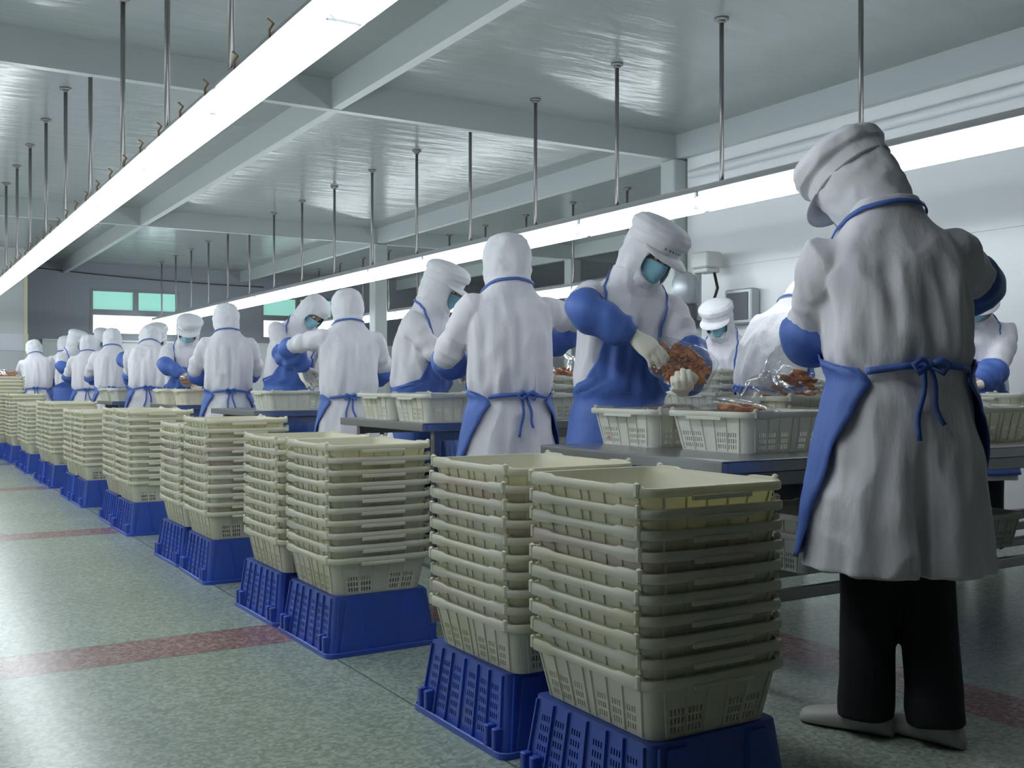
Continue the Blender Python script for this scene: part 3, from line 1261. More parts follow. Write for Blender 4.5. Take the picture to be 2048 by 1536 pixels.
HOODS = [hood_mesh(s) for s in (1.3, 7.7, 13.1)]
CAP_TAB = [(0.030, 0.116, 0.122, 0.137), (0.050, 0.117, 0.124, 0.136), (0.070, 0.117, 0.125, 0.133), (0.082, 0.132, 0.141, 0.142), (0.112, 0.135, 0.144, 0.140),
           (0.136, 0.120, 0.128, 0.122), (0.152, 0.090, 0.095, 0.092), (0.161, 0.046, 0.050, 0.050), (0.164, 0.01, 0.01, 0.01)]


def cap_mesh(seed):
    mb = MB()
    n = 44
    rings = []
    for i in range(25):
        h = 0.030 + 0.134 * i / 24
        ring = []
        for j in range(n):
            ph = 2 * pi * j / n
            k = max(0, min(1, (h - 0.07) / 0.02)) * max(0, min(1, (0.163 - h) / 0.03))
            wv = k * (0.011 * noise.noise(Vector((sin(ph) * 3 + seed, cos(ph) * 3, h * 12))) + 0.0018 * sin(ph * 14 + seed))
            p = lathe_pt(CAP_TAB, h, ph, wv)
            ring.append(p)
        rings.append(ring)
    mb.loft(rings)
    me = mb.mesh('cap', M['hood'], True)
    return me


def visor_mesh():
    mb = MB()
    rings = []
    n = 17
    for j in range(n):
        ph = radians(-64 + 128 * j / (n - 1))
        ext = 0.068 * max(0.05, cos(ph * 1.36)) ** 0.7
        a = lathe_pt(CAP_TAB, 0.036, ph, -0.004)
        c = lathe_pt(CAP_TAB, 0.036, ph, ext * 0.55)
        d = lathe_pt(CAP_TAB, 0.036, ph, ext)
        c.z -= 0.012 * ext / 0.068
        d.z -= 0.030 * ext / 0.068
        up = Vector((0, 0, 0.003))
        rings.append([a + up, c + up, d + up * 0.6, d - up * 0.6, c - up, a - up])
    mb.loft(rings)
    return mb.mesh('visor', M['hood'], True)


def mask_mesh():
    mb = MB()
    n, m_ = 22, 12
    top, bot = [], []
    outer, inner = [], []
    for i in range(m_ + 1):
        t = i / m_
        ro_, ri_ = [], []
        for j in range(n + 1):
            ph = radians(-66 + 132 * j / n)
            h = -0.012 - 0.098 * t
            e = 1 - abs(ph) / radians(66)
            h = -0.055 + (h + 0.055) * (0.62 + 0.38 * min(1, e * 2.4)) + 0.006 * cos(ph) * (1 - t)
            rx, f, bk = lerp_tab(HEAD_TAB, h)
            base = 1 / sqrt((sin(ph) / rx) ** 2 + (cos(ph) / f) ** 2)
            nose = 0.018 * math.exp(-(ph / 0.30) ** 2) * math.exp(-((h + 0.03) / 0.035) ** 2) + 0.010 * math.exp(-(ph / 0.7) ** 2)
            pl = 0.0016 * sin(t * 6 * pi)
            r = base + 0.006 + nose + pl
            ro_.append((r * sin(ph), r * cos(ph), h))
            ri_.append(((r - 0.002) * sin(ph), (r - 0.002) * cos(ph), h))
        outer.append(ro_)
        inner.append(ri_)
    rings = [o + list(reversed(q)) for o, q in zip(outer, inner)]
    mb.loft(rings)
    return mb.mesh('mask', M['mask'], True)


CAPS = [cap_mesh(s) for s in (2.2, 9.4)]
VISOR, MASK = visor_mesh(), mask_mesh()
em = MB()
r_ = random.Random(3)
for k in range(6):      # short teal characters stitched across the cap band
    ph = radians(-26 + 9.5 * k)
    p = lathe_pt(CAP_TAB, 0.057, ph, 0.001)
    mt = Matrix.Translation(p) @ Matrix.Rotation(-ph, 4, 'Z')
    for s in range(4):
        if s % 2:
            em.box((r_.uniform(-0.002, 0.002), 0, r_.uniform(-0.004, 0.004)), (0.010, 0.0012, 0.0016), mt)
        else:
            em.box((r_.uniform(-0.004, 0.004), 0, 0), (0.0016, 0.0012, r_.uniform(0.006, 0.012)), mt)
EMBLEM = em.mesh('emblem', M['emblem'])


def shoe_mesh():
    mb = MB()
    rings = []
    for y, w, h in ((-0.085, 0.018, 0.030), (-0.075, 0.030, 0.055), (-0.04, 0.036, 0.085), (0.0, 0.037, 0.085), (0.05, 0.040, 0.066), (0.10, 0.046, 0.054), (0.145, 0.043, 0.046), (0.17, 0.030, 0.036), (0.178, 0.012, 0.022)):
        ring = []
        for j in range(16):
            a = 2 * pi * j / 16
            z = h / 2 + h / 2 * math.copysign(abs(sin(a)) ** 0.8, sin(a))
            ring.append((w * math.copysign(abs(cos(a)) ** 0.8, cos(a)), y, z))
        rings.append(ring)
    mb.loft(rings)
    return mb.mesh('shoe', M['shoe'], True)


SHOE = shoe_mesh()

# ------------------------------------------------------------------ people
COAT_TAB = [(0.468, 0.250, 0.190, 0.0), (0.60, 0.236, 0.180, 0.0), (0.78, 0.218, 0.166, 0.0), (0.92, 0.198, 0.150, 0.0), (1.00, 0.178, 0.134, 0.0),
            (1.045, 0.190, 0.146, 0.0), (1.10, 0.200, 0.154, 0.0), (1.20, 0.204, 0.150, 0.0), (1.29, 0.208, 0.136, 0.0), (1.345, 0.200, 0.116, 0.0),
            (1.385, 0.168, 0.100, 0.0), (1.42, 0.128, 0.100, 0.004), (1.45, 0.108, 0.104, 0.006), (1.475, 0.102, 0.106, 0.008), (1.492, 0.098, 0.102, 0.008)]


def waisted(tab, dz, lo=0.5, hi=1.28):
    out = []
    for row in tab:
        z = row[0]
        if 0.84 <= z <= 1.12:
            k = 1.0
        elif lo < z < 0.84:
            k = (z - lo) / (0.84 - lo)
        elif 1.12 < z < hi:
            k = (hi - z) / (hi - 1.12)
        else:
            k = 0.0
        out.append((z + dz * k,) + tuple(row[1:]))
    return out


def smooth01(t):
    t = max(0.0, min(1.0, t))
    return t * t * (3 - 2 * t)


AT0 = [(0.50, 1.50), (0.62, 1.60), (0.80, 1.86), (0.92, 2.12), (0.985, 2.30), (1.02, 2.15), (1.055, 1.40), (1.09, 1.00), (1.14, 0.80), (1.195, 0.74)]


class Figure:
    def __init__(self, lean, side, twist, seed, dz=0.0):
        self.dz = dz
        self.coat = waisted(COAT_TAB, dz)
        self.lean, self.side, self.twist = lean, side, twist
        self.r = random.Random(seed)
        self.ph = [self.r.uniform(0, 6.28) for _ in range(10)]
        self.tab = []
        p = Vector((0, -0.10 * sin(lean), 0.86))
        self.base = p.copy()
        z = 0.86
        while z < 1.80:
            R = self.rot(z)
            self.tab.append((p.copy(), R))
            p = p + R @ Vector((0, 0, 0.01))
            z += 0.01
        self.slit = None

    def rot(self, z):
        s = smooth01((z - 0.86) / 0.42)
        return Matrix.Rotation(self.side * s, 3, 'Y') @ Matrix.Rotation(-self.lean * s, 3, 'X') @ Matrix.Rotation(self.twist * s, 3, 'Z')

    def frame(self, z):
        if z <= 0.86:
            k = (z - 0.45) / 0.41
            return Vector((0, self.base.y * max(0, k), z)), Matrix.Identity(3)
        i = (z - 0.86) / 0.01
        k = min(int(i), len(self.tab) - 2)
        t = i - k
        return self.tab[k][0].lerp(self.tab[k + 1][0], t), self.tab[k][1]

    def fold(self, ph, z):
        p = self.ph
        w = smooth01((1.0 + self.dz - z) / 0.4)
        v = 0.0085 * w * (sin(5 * ph + p[0] + 1.5 * z) + 0.7 * sin(9 * ph + p[1] - 2 * z) + 0.45 * sin(15 * ph + p[2] + 3 * z))
        u = smooth01((z - 1.01 - self.dz) / 0.05) * smooth01((1.36 - z) / 0.12)
        v += u * (0.0060 * sin(7 * ph + p[3] + 5 * z) + 0.0042 * sin(12 * ph + p[4] - 9 * z) + 0.003 * sin(19 * ph + p[5] + 4 * z))
        g = math.exp(-((z - 1.05 - self.dz) / 0.035) ** 2)
        v += g * 0.006 * sin(13 * ph + p[6]) + g * 0.004
        if self.slit is not None and z < 0.86:
            d = (ph - self.slit + pi) % (2 * pi) - pi
            v -= 0.075 * smooth01((0.86 - z) / 0.30) * math.exp(-(d / 0.075) ** 4)
        return v

    def surf(self, ph, z, off=0.0):
        a, b_, yo = lerp_tab(self.coat, z)
        n = 2.35
        s, c = sin(ph), cos(ph)
        r = (abs(s / a) ** n + abs(c / b_) ** n) ** (-1 / n)
        r += self.fold(ph, z) + off
        C, R = self.frame(z)
        return C + R @ Vector((r * s, r * c + yo, 0))

    def nrm(self, ph, z):
        C, R = self.frame(z)
        return (R @ Vector((sin(ph), cos(ph), 0))).normalized()


def bez(a, b_, c, n):
    return [a * (1 - t) ** 2 + b_ * 2 * t * (1 - t) + c * t * t for t in (i / n for i in range(n + 1))]


def arm_path(S, E, W):
    """shoulder-elbow-wrist polyline with a rounded elbow, returns points and arclength fractions"""
    e0 = E + (S - E).normalized() * 0.055
    e1 = E + (W - E).normalized() * 0.055
    pts = [S.lerp(e0, t / 6) for t in range(6)] + bez(e0, E, e1, 5) + [e1.lerp(W, t / 6) for t in range(1, 7)]
    return pts


def sub_path(pts, d0, d1, n):
    acc = [0.0]
    for a, b_ in zip(pts, pts[1:]):
        acc.append(acc[-1] + (b_ - a).length)
    out = []
    for k in range(n + 1):
        d = d0 + (d1 - d0) * k / n
        for i in range(len(acc) - 1):
            if d <= acc[i + 1] or i == len(acc) - 2:
                t = (d - acc[i]) / max(1e-6, acc[i + 1] - acc[i])
                out.append(pts[i].lerp(pts[i + 1], t))
                break
    return out


def person(label, X, Y, face, top, lean=8, side=0, twist=0, head=(20, 0, 0), L=None, R=None, poleL=(-1, -0.35, -0.5), poleR=(1, -0.35, -0.5),
           fdL=None, fdR=None, pnL=None, pnR=None, curlL='relaxed', curlR='relaxed', cap=False, visor_y=1.0, emblem=False, mask=True, bow=pi, detail=1, seed=1, slit=None, waist=-0.085,
           blue_start=0.80, legr=1.0, bare=0.0, shoes=True, stance=0.09, step=0.0, smin=0.88, smax=1.10, group='workers in white along the tables', feet_rz=0.0):
    lean, side, twist = radians(lean), radians(side), radians(twist)
    fg = Figure(lean, side, twist, seed, waist)
    AT = waisted(AT0, waist, 0.5, 1.16)
    fg.slit = slit
    voxel = {0: 0.0075, 1: 0.010, 2: 0.014}[detail]
    # head frame
    nC, nR = fg.frame(1.44)
    pitch, yaw, roll = (radians(v) for v in head)
    HR = nR @ Matrix.Rotation(yaw, 3, 'Z') @ Matrix.Rotation(roll, 3, 'Y') @ Matrix.Rotation(-pitch, 3, 'X')
    HC = nC + nR @ Vector((0, 0.012, 0.028)) + HR @ Vector((0, 0.010, 0.105))
    HM = Matrix.Translation(HC) @ HR.to_4x4()
    ztop = max((HM @ (lathe_pt(CAP_TAB if cap else HOOD_TAB, h, ph))).z for h in (0.04, 0.08, 0.10, 0.12, 0.135) for ph in [k * pi / 6 for k in range(12)])
    s = max(smin, min(smax, top / ztop))
    # arms
    arms = {}
    for sd, tgt, pole in ((-1, L, poleL), (1, R, poleR)):
        C, Rm = fg.frame(1.345)
        S = C + Rm @ Vector((sd * 0.182, 0, -0.012))
        W = Vector(tgt if tgt else (sd * 0.11, 0.36, 1.08))
        l1, l2 = 0.285, 0.245
        d = W - S
        if d.length > (l1 + l2) * 0.985:
            d = d.normalized() * (l1 + l2) * 0.985
            W = S + d
        D = d.length
        dn = d.normalized()
        a = (l1 * l1 - l2 * l2 + D * D) / (2 * D)
        h = sqrt(max(0, l1 * l1 - a * a))
        pl = Vector(pole)
        pl = (pl - dn * pl.dot(dn)).normalized()
        E = S + dn * a + pl * h
        arms[sd] = (S, E, W)
    # ---- body
    mb = MB()
    for z0, z1 in ((0.80, 1.44),):
        rings = []
        for k in range(16):
            z = z0 + (z1 - z0) * k / 15
            a, b_, yo = lerp_tab(COAT_TAB, z)
            C, Rm = fg.frame(z)
            kk = 0.78 if z < 1.36 else 0.62
            a2 = min(a, 0.165)
            rings.append([C + Rm @ Vector((a2 * kk * cos(t), b_ * kk * sin(t) + yo, 0)) for t in [2 * pi * j / 18 for j in range(18)]])
        mb.loft(rings)
    mb.tube([fg.frame(1.38)[0], fg.frame(1.44)[0] + nR @ Vector((0, 0.008, 0)), HC + HR @ Vector((0, -0.015, -0.03))], [0.056, 0.052, 0.050], 14)
    mb.add([HM @ p for p in HEAD.v], HEAD.f)
    for sd in (-1, 1):
        S, E, W = arms[sd]
        C, Rm = fg.frame(1.33)
        ap_ = arm_path(S, E, W)
        mb.tube([C + Rm @ Vector((sd * 0.06, 0, 0))] + ap_, [0.05] + [0.050 + (0.025 - 0.050) * (k / (len(ap_) - 1)) ** 0.8 for k in range(len(ap_))], 12)
        hx = Vector((sd * 0.085, fg.base.y, 0.86))
        kn = Vector((sd * (stance + 0.01), fg.base.y * 0.5 + 0.015 + sd * step * 0.4, 0.47))
        an = Vector((sd * (stance + 0.02), -0.02 + sd * step, 0.085))
        mb.tube([hx + Vector((0, 0, 0.04)), hx, hx.lerp(kn, 0.5), kn, kn.lerp(an, 0.3), an, an - Vector((0, 0, 0.035))], [0.075, 0.085, 0.072, 0.052, 0.052, 0.034, 0.03], 12)
        fr_ = Matrix.Rotation(-sd * 0.12 + feet_rz, 3, 'Z')
        so = Vector((sd * (stance + 0.02), sd * step, 0))
        mb.tube([so + fr_ @ Vector((0, -0.045, 0.035)), so + fr_ @ Vector((0, 0.05, 0.031)), so + fr_ @ Vector((0, 0.13, 0.024))], [0.022, 0.025, 0.016], 10)
    # hand frames
    hands = {}
    for sd, fd, pn in ((-1, fdL, pnL), (1, fdR, pnR)):
        S, E, W = arms[sd]
        f = Vector(fd).normalized() if fd else ((W - E).normalized() + Vector((0, 0.35, -0.35))).normalized()
        q = Vector(pn) if pn else Vector((-sd * 0.55, 0, -0.8))
        zc = -(q - f * q.dot(f)).normalized()
        xc = f.cross(zc)
        mt = Matrix((xc, f, zc)).transposed().to_4x4()
        hands[sd] = Matrix.Translation(W) @ mt
        hm = hand_mb({'relaxed': 0.35, 'grip': 0.78, 'reach': 0.18}[curlL if sd < 0 else curlR], 0.72)
        if sd < 0:
            hm = mirrored(hm)
        mb.add([hands[sd] @ p for p in hm.v], hm.f)
    body = link('person', remeshed(mb, {0: 0.008, 1: 0.010, 2: 0.014}[detail], 2, M['skin'], 'body'))
    body.location = (X, Y, 0)
    fx, fy = face
    body.rotation_euler = (0, 0, atan2(-fx, fy))
    body.scale = (s, s, s)
    tag(body, label, 'person', group)
    rngp = random.Random(seed)

    def place(nm, me, mt=None):
        o = link(nm, me, body)
        if mt is not None:
            o.matrix_local = mt
        return o
    # ---- coat
    mb = MB()
    rings = []
    nz = 46
    for k in range(nz + 1):
        z = 0.468 + (1.492 - 0.468) * k / nz
        rings.append([fg.surf(2 * pi * j / 72, z) for j in range(72)])
    mb.loft(rings)
    for sd in (-1, 1):
        S, E, W = arms[sd]
        C, Rm = fg.frame(1.33)
        pth = [C + Rm @ Vector((sd * 0.09, 0, -0.01)), C + Rm @ Vector((sd * 0.14, 0, 0.0))] + sub_path(arm_path(S, E, W), 0.0, 0.315, 12)
        rad = [0.062, 0.074, 0.077, 0.076, 0.074, 0.073, 0.071, 0.069, 0.068, 0.067, 0.066, 0.064, 0.061, 0.056, 0.050]
        p0 = rngp.uniform(0, 6)
        wr = lambda t, a, p0=p0: 0.10 * sin(t * 26 + 1.6 * sin(a + p0) + p0) * smooth01(t * 3 - 0.6) + 0.03 * sin(3 * a + 9 * t + p0)
        mb.tube(pth, rad[:len(pth)], 20, wr=wr)
    sd_ = seed * 3.7

    def disp(co):
        v = Vector((co.x * 9 + sd_, co.y * 9, co.z * 5))
        n1 = 1 - abs(noise.noise(v)) * 2
        n2 = noise.noise(Vector((co.x * 22 + sd_, co.y * 22, co.z * 12)))
        return 0.0095 * (n1 - 0.5) * smooth01((1.46 - co.z) / 0.08) + 0.003 * n2
    place('coat', remeshed(mb, voxel, 1, M['coat'], 'coat', disp if detail < 2 else None))
    # ---- trousers and shoes
    mb = MB()
    for sd in (-1, 1):
        hx = Vector((sd * 0.088, fg.base.y, 0.86))
        kn = Vector((sd * (stance + 0.012), fg.base.y * 0.5 + 0.012 + sd * step * 0.4, 0.47))
        an = Vector((sd * (stance + 0.02), -0.015 + sd * step, 0.05))
        p0 = rngp.uniform(0, 6)
        pth = [hx + Vector((0, 0, 0.08)), hx, hx.lerp(kn, 0.35), hx.lerp(kn, 0.7), kn, kn.lerp(an, 0.25), kn.lerp(an, 0.5), kn.lerp(an, 0.75), kn.lerp(an, 0.9), an]
        mb.tube(pth, [r * legr for r in (0.09, 0.105, 0.100, 0.090, 0.082, 0.079, 0.078, 0.079, 0.082, 0.080)], 18, wr=lambda t, a, p0=p0: 0.035 * sin(5 * a + p0 + 4 * t) + 0.03 * sin(22 * t + a + p0) * smooth01(t * 2 - 0.8))
    place('trousers', remeshed(mb, voxel * 1.2, 1, M['trouser'], 'trousers'))
    for sd in (-1, 1):
        if shoes:
            place('shoe', SHOE, Matrix.Translation((sd * (stance + 0.02), 0.0 + sd * step, 0)) @ Matrix.Rotation(-sd * 0.12 + feet_rz, 4, 'Z'))
    # ---- apron
    outer, inner = [], []
    na = 40
    for k in range(37):
        z = 0.50 + (1.195 - 0.50) * k / 36
        A = lerp_tab(AT, z)[0]
        ro_, ri_ = [], []
        for j in range(na + 1):
            ph = -A + 2 * A * j / na
            zz = max(z, 0.47)
            of = 0.013 + (0.004 if z < 0.9 else 0)
            po, pi2 = fg.surf(ph, zz, of + 0.004), fg.surf(ph, zz, of)
            if z < 0.47:
                po.z -= 0.47 - z
                pi2.z -= 0.47 - z
            ro_.append(po)
            ri_.append(pi2)
        outer.append(ro_)
        inner.append(ri_)
    mb = MB()
    mb.loft([o + list(reversed(q)) for o, q in zip(outer, inner)])
    ap = place('apron', mb.mesh('apron', M['blue'], True))
    # ties round the back with a bow
    mb = MB()
    zt = 1.012 + waist
    for a0, a1 in ((2.24, 2 * pi - 2.24),):
        path = [fg.surf(a0 + (a1 - a0) * k / 30, zt + 0.012 * sin(k / 30 * pi), 0.016) for k in range(31)]
        nrm = [fg.nrm(a0 + (a1 - a0) * k / 30, zt) for k in range(31)]
        mb.ribbon(path, nrm, 0.019, 0.004)
    kp, kn_ = fg.surf(bow, zt + 0.012, 0.022), fg.nrm(bow, zt)
    tv = Vector((0, 0, 1)).cross(kn_).normalized()
    mb.ell(kp, (0.013, 0.013, 0.013), 10, 8)
    for sgn in (-1, 1):
        lp = [kp + tv * (sgn * x) + kn_ * y + Vector((0, 0, z)) for x, y, z in ((0.0, 0.004, 0), (0.026, 0.016, 0.014), (0.050, 0.014, 0.0), (0.034, 0.010, -0.024), (0.004, 0.006, -0.004))]
        mb.ribbon(lp, [kn_ + Vector((0, 0, 0.5))] * 5, 0.015, 0.004)
        tl = []
        nl = []
        L_ = 0.19 if sgn < 0 else 0.15
        for k in range(9):
            zz = zt + 0.01 - L_ * k / 8
            ph = bow - sgn * (0.05 + 0.16 * k / 8) + 0.03 * sin(k * 0.9 + seed)
            tl.append(fg.surf(ph, zz, 0.014 + 0.006 * sin(k * 0.8)))
            nl.append(fg.nrm(ph, zz))
        mb.ribbon(tl, nl, 0.013, 0.003)
    place('apron_tie', mb.mesh('apron_tie', M['blue'], True))
    # neck strap
    mb = MB()
    key = [(0.66, 1.185), (0.76, 1.28), (1.02, 1.37), (1.35, 1.425), (1.75, 1.448), (2.3, 1.462), (pi, 1.470)]
    full = key + [(2 * pi - p, z) for p, z in reversed(key[:-1])]
    path, nrm = [], []
    for i in range(len(full) - 1):
        for t in range(4):
            p0_, z0_ = full[i]
            p1_, z1_ = full[i + 1]
            ph, z = p0_ + (p1_ - p0_) * t / 4, z0_ + (z1_ - z0_) * t / 4
            path.append(fg.surf(ph, z, 0.007))
            nrm.append(fg.nrm(ph, z) + Vector((0, 0, 0.35)))
    path.append(fg.surf(full[-1][0], full[-1][1], 0.007))
    nrm.append(fg.nrm(*full[-1]))
    mb.ribbon(path, nrm, 0.013, 0.004)
    place('neck_strap', mb.mesh('neck_strap', M['blue'], True))
    # ---- sleeve covers and gloves
    for sd in (-1, 1):
        S, E, W = arms[sd]
        tot = 0.285 + 0.245
        bs = blue_start if not isinstance(blue_start, tuple) else blue_start[0 if sd < 0 else 1]
        pth = sub_path(arm_path(S, E, W), 0.285 * bs, tot - 0.030 - bare, 22)
        rad = []
        for k in range(23):
            t = k / 22
            r = 0.058 + 0.026 * smooth01(t / 0.14) - 0.012 * smooth01((t - 0.45) / 0.4) - 0.030 * smooth01((t - 0.86) / 0.14)
            rad.append(r * (0.96 if k else 0.98))
        p0 = rngp.uniform(0, 6)

        def wr(t, a, p0=p0):
            g = math.exp(-(t / 0.07) ** 2) + math.exp(-((1 - t) / 0.07) ** 2)
            return g * 0.05 * sin(13 * a + p0) + 0.075 * sin(17 * t + 1.5 * sin(a + p0) + p0) * (1 - g) + 0.035 * sin(3 * a + 7 * t + p0)
        mb = MB()
        mb.tube(pth, rad, 34, wr=wr)
        place('sleeve_cover', mb.mesh('sleeve_cover', M['blue'], True))
        place('glove', GLOVES[(curlL if sd < 0 else curlR), sd], hands[sd])
    # ---- head wear
    place('hood', HOODS[seed % 3], HM)
    if mask:
        place('mask', MASK, HM)
    for sd in (-1, 1):
        place('eye', EYE, HM @ Matrix.Translation((sd * 0.031, 0.080, 0.004)))
    if cap:
        c = place('cap', CAPS[seed % 2], HM)
        v = link('visor', VISOR, c)
        v.scale = (1, visor_y, 1)
        if emblem:
            link('emblem', EMBLEM, c)
    return body


def top_of(ytop, X, Y):
    return CAM_H + (768 - ytop) * depth(X, Y) / FPX


def P(label, px, Y, face, ytop, **kw):
    X = x_at(px, Y)
    return person(label, X, Y, face, top_of(ytop, X, Y), **kw)


P('person standing nearest, seen from behind, grey-lit coat and blue sleeves, head bowed left', 1795, 1.86, (0.44, 0.90), 235, lean=7, side=-4, twist=0,
  head=(27, 26, -9), L=(-0.05, 0.34, 1.20), R=(0.15, 0.31, 1.22), poleL=(-0.45, -0.6, -0.25), poleR=(1, -0.25, 0.15), waist=0.0, cap=True, detail=0, seed=3, slit=pi + 0.03, bow=pi - 0.02,
  blue_start=(0.58, 0.60), visor_y=0.89, stance=0.058, step=-0.05, legr=0.96, feet_rz=0.75)
P('person in teal mask and peaked cap packing a bag of dried fish, blue sleeve raised', 1240, 3.52, (-0.36, -0.93), 430, lean=10, side=-8,
  head=(17, 30, -10), R=(0.04, 0.36, 1.17), L=(-0.15, 0.38, 0.965), poleR=(1, 0.2, 0.35), poleL=(-1, -0.2, -0.6), fdR=(-0.62, 0.40, -0.62), pnR=(-0.35, -0.35, -0.6),
  fdL=(0.30, 0.80, 0.10), pnL=(0.05, -0.25, 0.95), curlL='grip', curlR='relaxed', cap=True, emblem=True, detail=0, seed=4, blue_start=0.62)
P('person bent over sideways behind the clear bags, back turned, blue tie at the hip', 1552, 4.05, (0.99, 0.10), 538, lean=38, head=(12, -5, 0), cap=False, detail=1, seed=8, bow=pi + 0.4,
  L=(-0.14, 0.60, 0.94), R=(0.14, 0.62, 0.94), smin=0.95)
P('person by the grey wall machine in blue bib and pale cap, face down in mask', 1458, 5.62, (-0.93, -0.37), 598, lean=24, head=(4, 6, 0), cap=True, detail=1, seed=6,
  L=(-0.12, 0.32, 0.96), R=(0.12, 0.32, 0.96))
P('person half hidden behind the nearest worker, bare wrist resting by white baskets', 1942, 3.60, (-0.72, -0.70), 540, lean=12, head=(25, 0, 0), cap=True, detail=1, seed=7,
  L=(0.06, 0.36, 1.02), R=(0.16, 0.34, 1.04), poleL=(-1, 0, -0.35), fdL=(0.9, 0.4, -0.2), bare=0.03, blue_start=0.98)
P('person seen from behind with tied blue apron bow, right arm stretched out', 1018, 4.04, (0.20, 0.98), 462, lean=5, side=2, head=(10, 20, 3), cap=False, detail=0, seed=1,
  L=(-0.14, 0.32, 1.08), R=(0.30, 0.30, 1.15), poleL=(-0.9, -0.6, -0.5), poleR=(1, 0.1, 0.35), bow=pi - 0.15, blue_start=1.0)
P('person in mask and visor facing right behind the second table, arm folded across apron', 846, 5.62, (0.52, -0.85), 520, lean=13, head=(12, 20, 0), cap=True, detail=1, seed=2,
  R=(-0.06, 0.34, 1.06), L=(-0.2, 0.36, 1.08), poleR=(1, -0.1, -0.5), blue_start=1.0)
P('person seen from behind with left elbow raised in blue sleeve, thin waist tie', 698, 6.40, (0.32, 0.95), 575, lean=7, twist=8, head=(10, -4, 0), cap=False, detail=1, seed=10,
  L=(-0.29, 0.27, 1.13), poleL=(-1, 0, 0.35), R=(0.13, 0.38, 1.05), bow=pi + 0.02, blue_start=0.80)
P('person with bowed hood and bare wrist behind the third table, blue sleeve held out', 580, 8.32, (0.02, -1.0), 590, lean=18, side=-12, head=(26, 20, -12), cap=False, detail=1, seed=5,
  R=(0.06, 0.42, 1.02), poleR=(1, 0, 0.1), L=(-0.14, 0.42, 1.0), bare=0.045, blue_start=0.85)
P('person seen from behind, hood touching the light row, left sleeve bent', 456, 8.66, (0.15, 0.99), 605, lean=6, head=(10, 10, 0), cap=False, detail=1, seed=11,
  L=(-0.13, 0.32, 1.02), R=(0.13, 0.35, 1.05), blue_start=1.0)
P('person in cap and teal mask holding orange food, facing us beyond the fourth table', 370, 10.62, (-0.18, -0.98), 628, lean=12, side=-4, head=(16, -10, -3), cap=True, emblem=True, detail=1, seed=12,
  R=(0.02, 0.36, 1.08), poleR=(1, 0, 0.15), L=(-0.14, 0.36, 1.02), fdR=(-0.6, 0.5, -0.35), blue_start=0.72)
P('person bent far forward, back to us with wide rounded shoulders', 298, 11.08, (0.25, 0.97), 672, lean=38, head=(-6, 8, 0), cap=False, detail=1, seed=13,
  L=(-0.16, 0.50, 0.88), R=(0.14, 0.50, 0.88), smin=0.98)
P('person with cap showing just above the bent worker, blue sleeve reaching left', 316, 12.85, (-0.25, -0.97), 645, lean=14, head=(16, -10, 0), cap=True, detail=2, seed=14,
  R=(0.26, 0.36, 1.14), poleR=(1, 0, 0.3), blue_start=0.75)
P('person seen from behind left of the bright window, blue apron edge at the waist', 224, 13.25, (0.22, 0.97), 655, lean=14, head=(10, 8, 0), cap=False, detail=2, seed=15,
  L=(-0.16, 0.36, 1.0), R=(0.13, 0.36, 1.02), blue_start=1.0)
P('person in small teal mask turned right, blue sleeve and pale glove forward', 196, 16.2, (0.25, -0.97), 656, lean=12, head=(12, 15, 0), cap=True, detail=2, seed=16,
  R=(0.04, 0.40, 1.0), poleR=(1, 0, -0.1), blue_start=0.8)
P('person seen from behind in the far cluster, grey-white hood beside masked worker', 176, 14.42, (0.2, 0.98), 668, lean=10, head=(8, 0, 0), cap=False, detail=2, seed=17)
P('person in the far cluster with pale cap and face turned right, blue sleeve low', 141, 15.5, (0.55, -0.83), 659, lean=10, head=(10, 25, 0), cap=True, detail=2, seed=18,
  R=(0.16, 0.30, 1.08), poleR=(1, 0, 0.2), blue_start=0.75)
P('person at the back of the far cluster, hood only, against the dark wall', 130, 16.9, (0.2, 0.98), 671, lean=6, head=(8, 0, 0), cap=False, detail=2, seed=19)
P('leftmost person, bent over with back to us beside the pale end wall', 76, 16.0, (0.25, 0.97), 678, lean=24, side=-8, head=(2, 25, -6), cap=False, detail=2, seed=20,
  L=(-0.16, 0.38, 0.95), R=(0.13, 0.42, 0.98), blue_start=1.0)

# ------------------------------------------------------------------ baskets on and under the tables
WB = 'baskets on the work tables'
Q = pi / 2


def tb(px_lab, x, y, z, rz, key='basket_white', tilt=(0, 0), simple=False):
    return place_basket((x, y, z), rz, key, px_lab, WB, simple, tilt)


tb('white basket on the near table, closest to the nearest worker', 2.60, 2.63, T1Z, Q + 0.02)
pb = tb('white basket with a small pink spot on the near table, left of the other', 2.56, 3.04, T1Z, Q - 0.02)
b = MB()
b.tube([(0.098, 0.2140, 0.030), (0.098, 0.2170, 0.0305)], 0.007, 12)
tag(b.build('paint_spot', M['pink'], pb, True), 'pink paint spot')
ZR = T1Z + STEP
tb('lower white basket under the tall clear bags on the near table', 3.15, 3.0, T1Z, Q, )
tb('upper white basket holding the tall clear bags on the near table', 3.15, 3.0, ZR, Q)
tb('white basket at the right edge of the near table holding shiny bags', 3.72, 2.63, T1Z, Q + 0.05)
tb('lower white basket beside the half hidden worker, table corner', 4.55, 2.95, T1Z, Q)
tb('upper white basket beside the half hidden worker, slightly turned', 4.55, 2.95, ZR + 0.002, Q + 0.02)
tb('white basket at the far right edge behind the shiny bags', 4.98, 2.72, T1Z, Q)
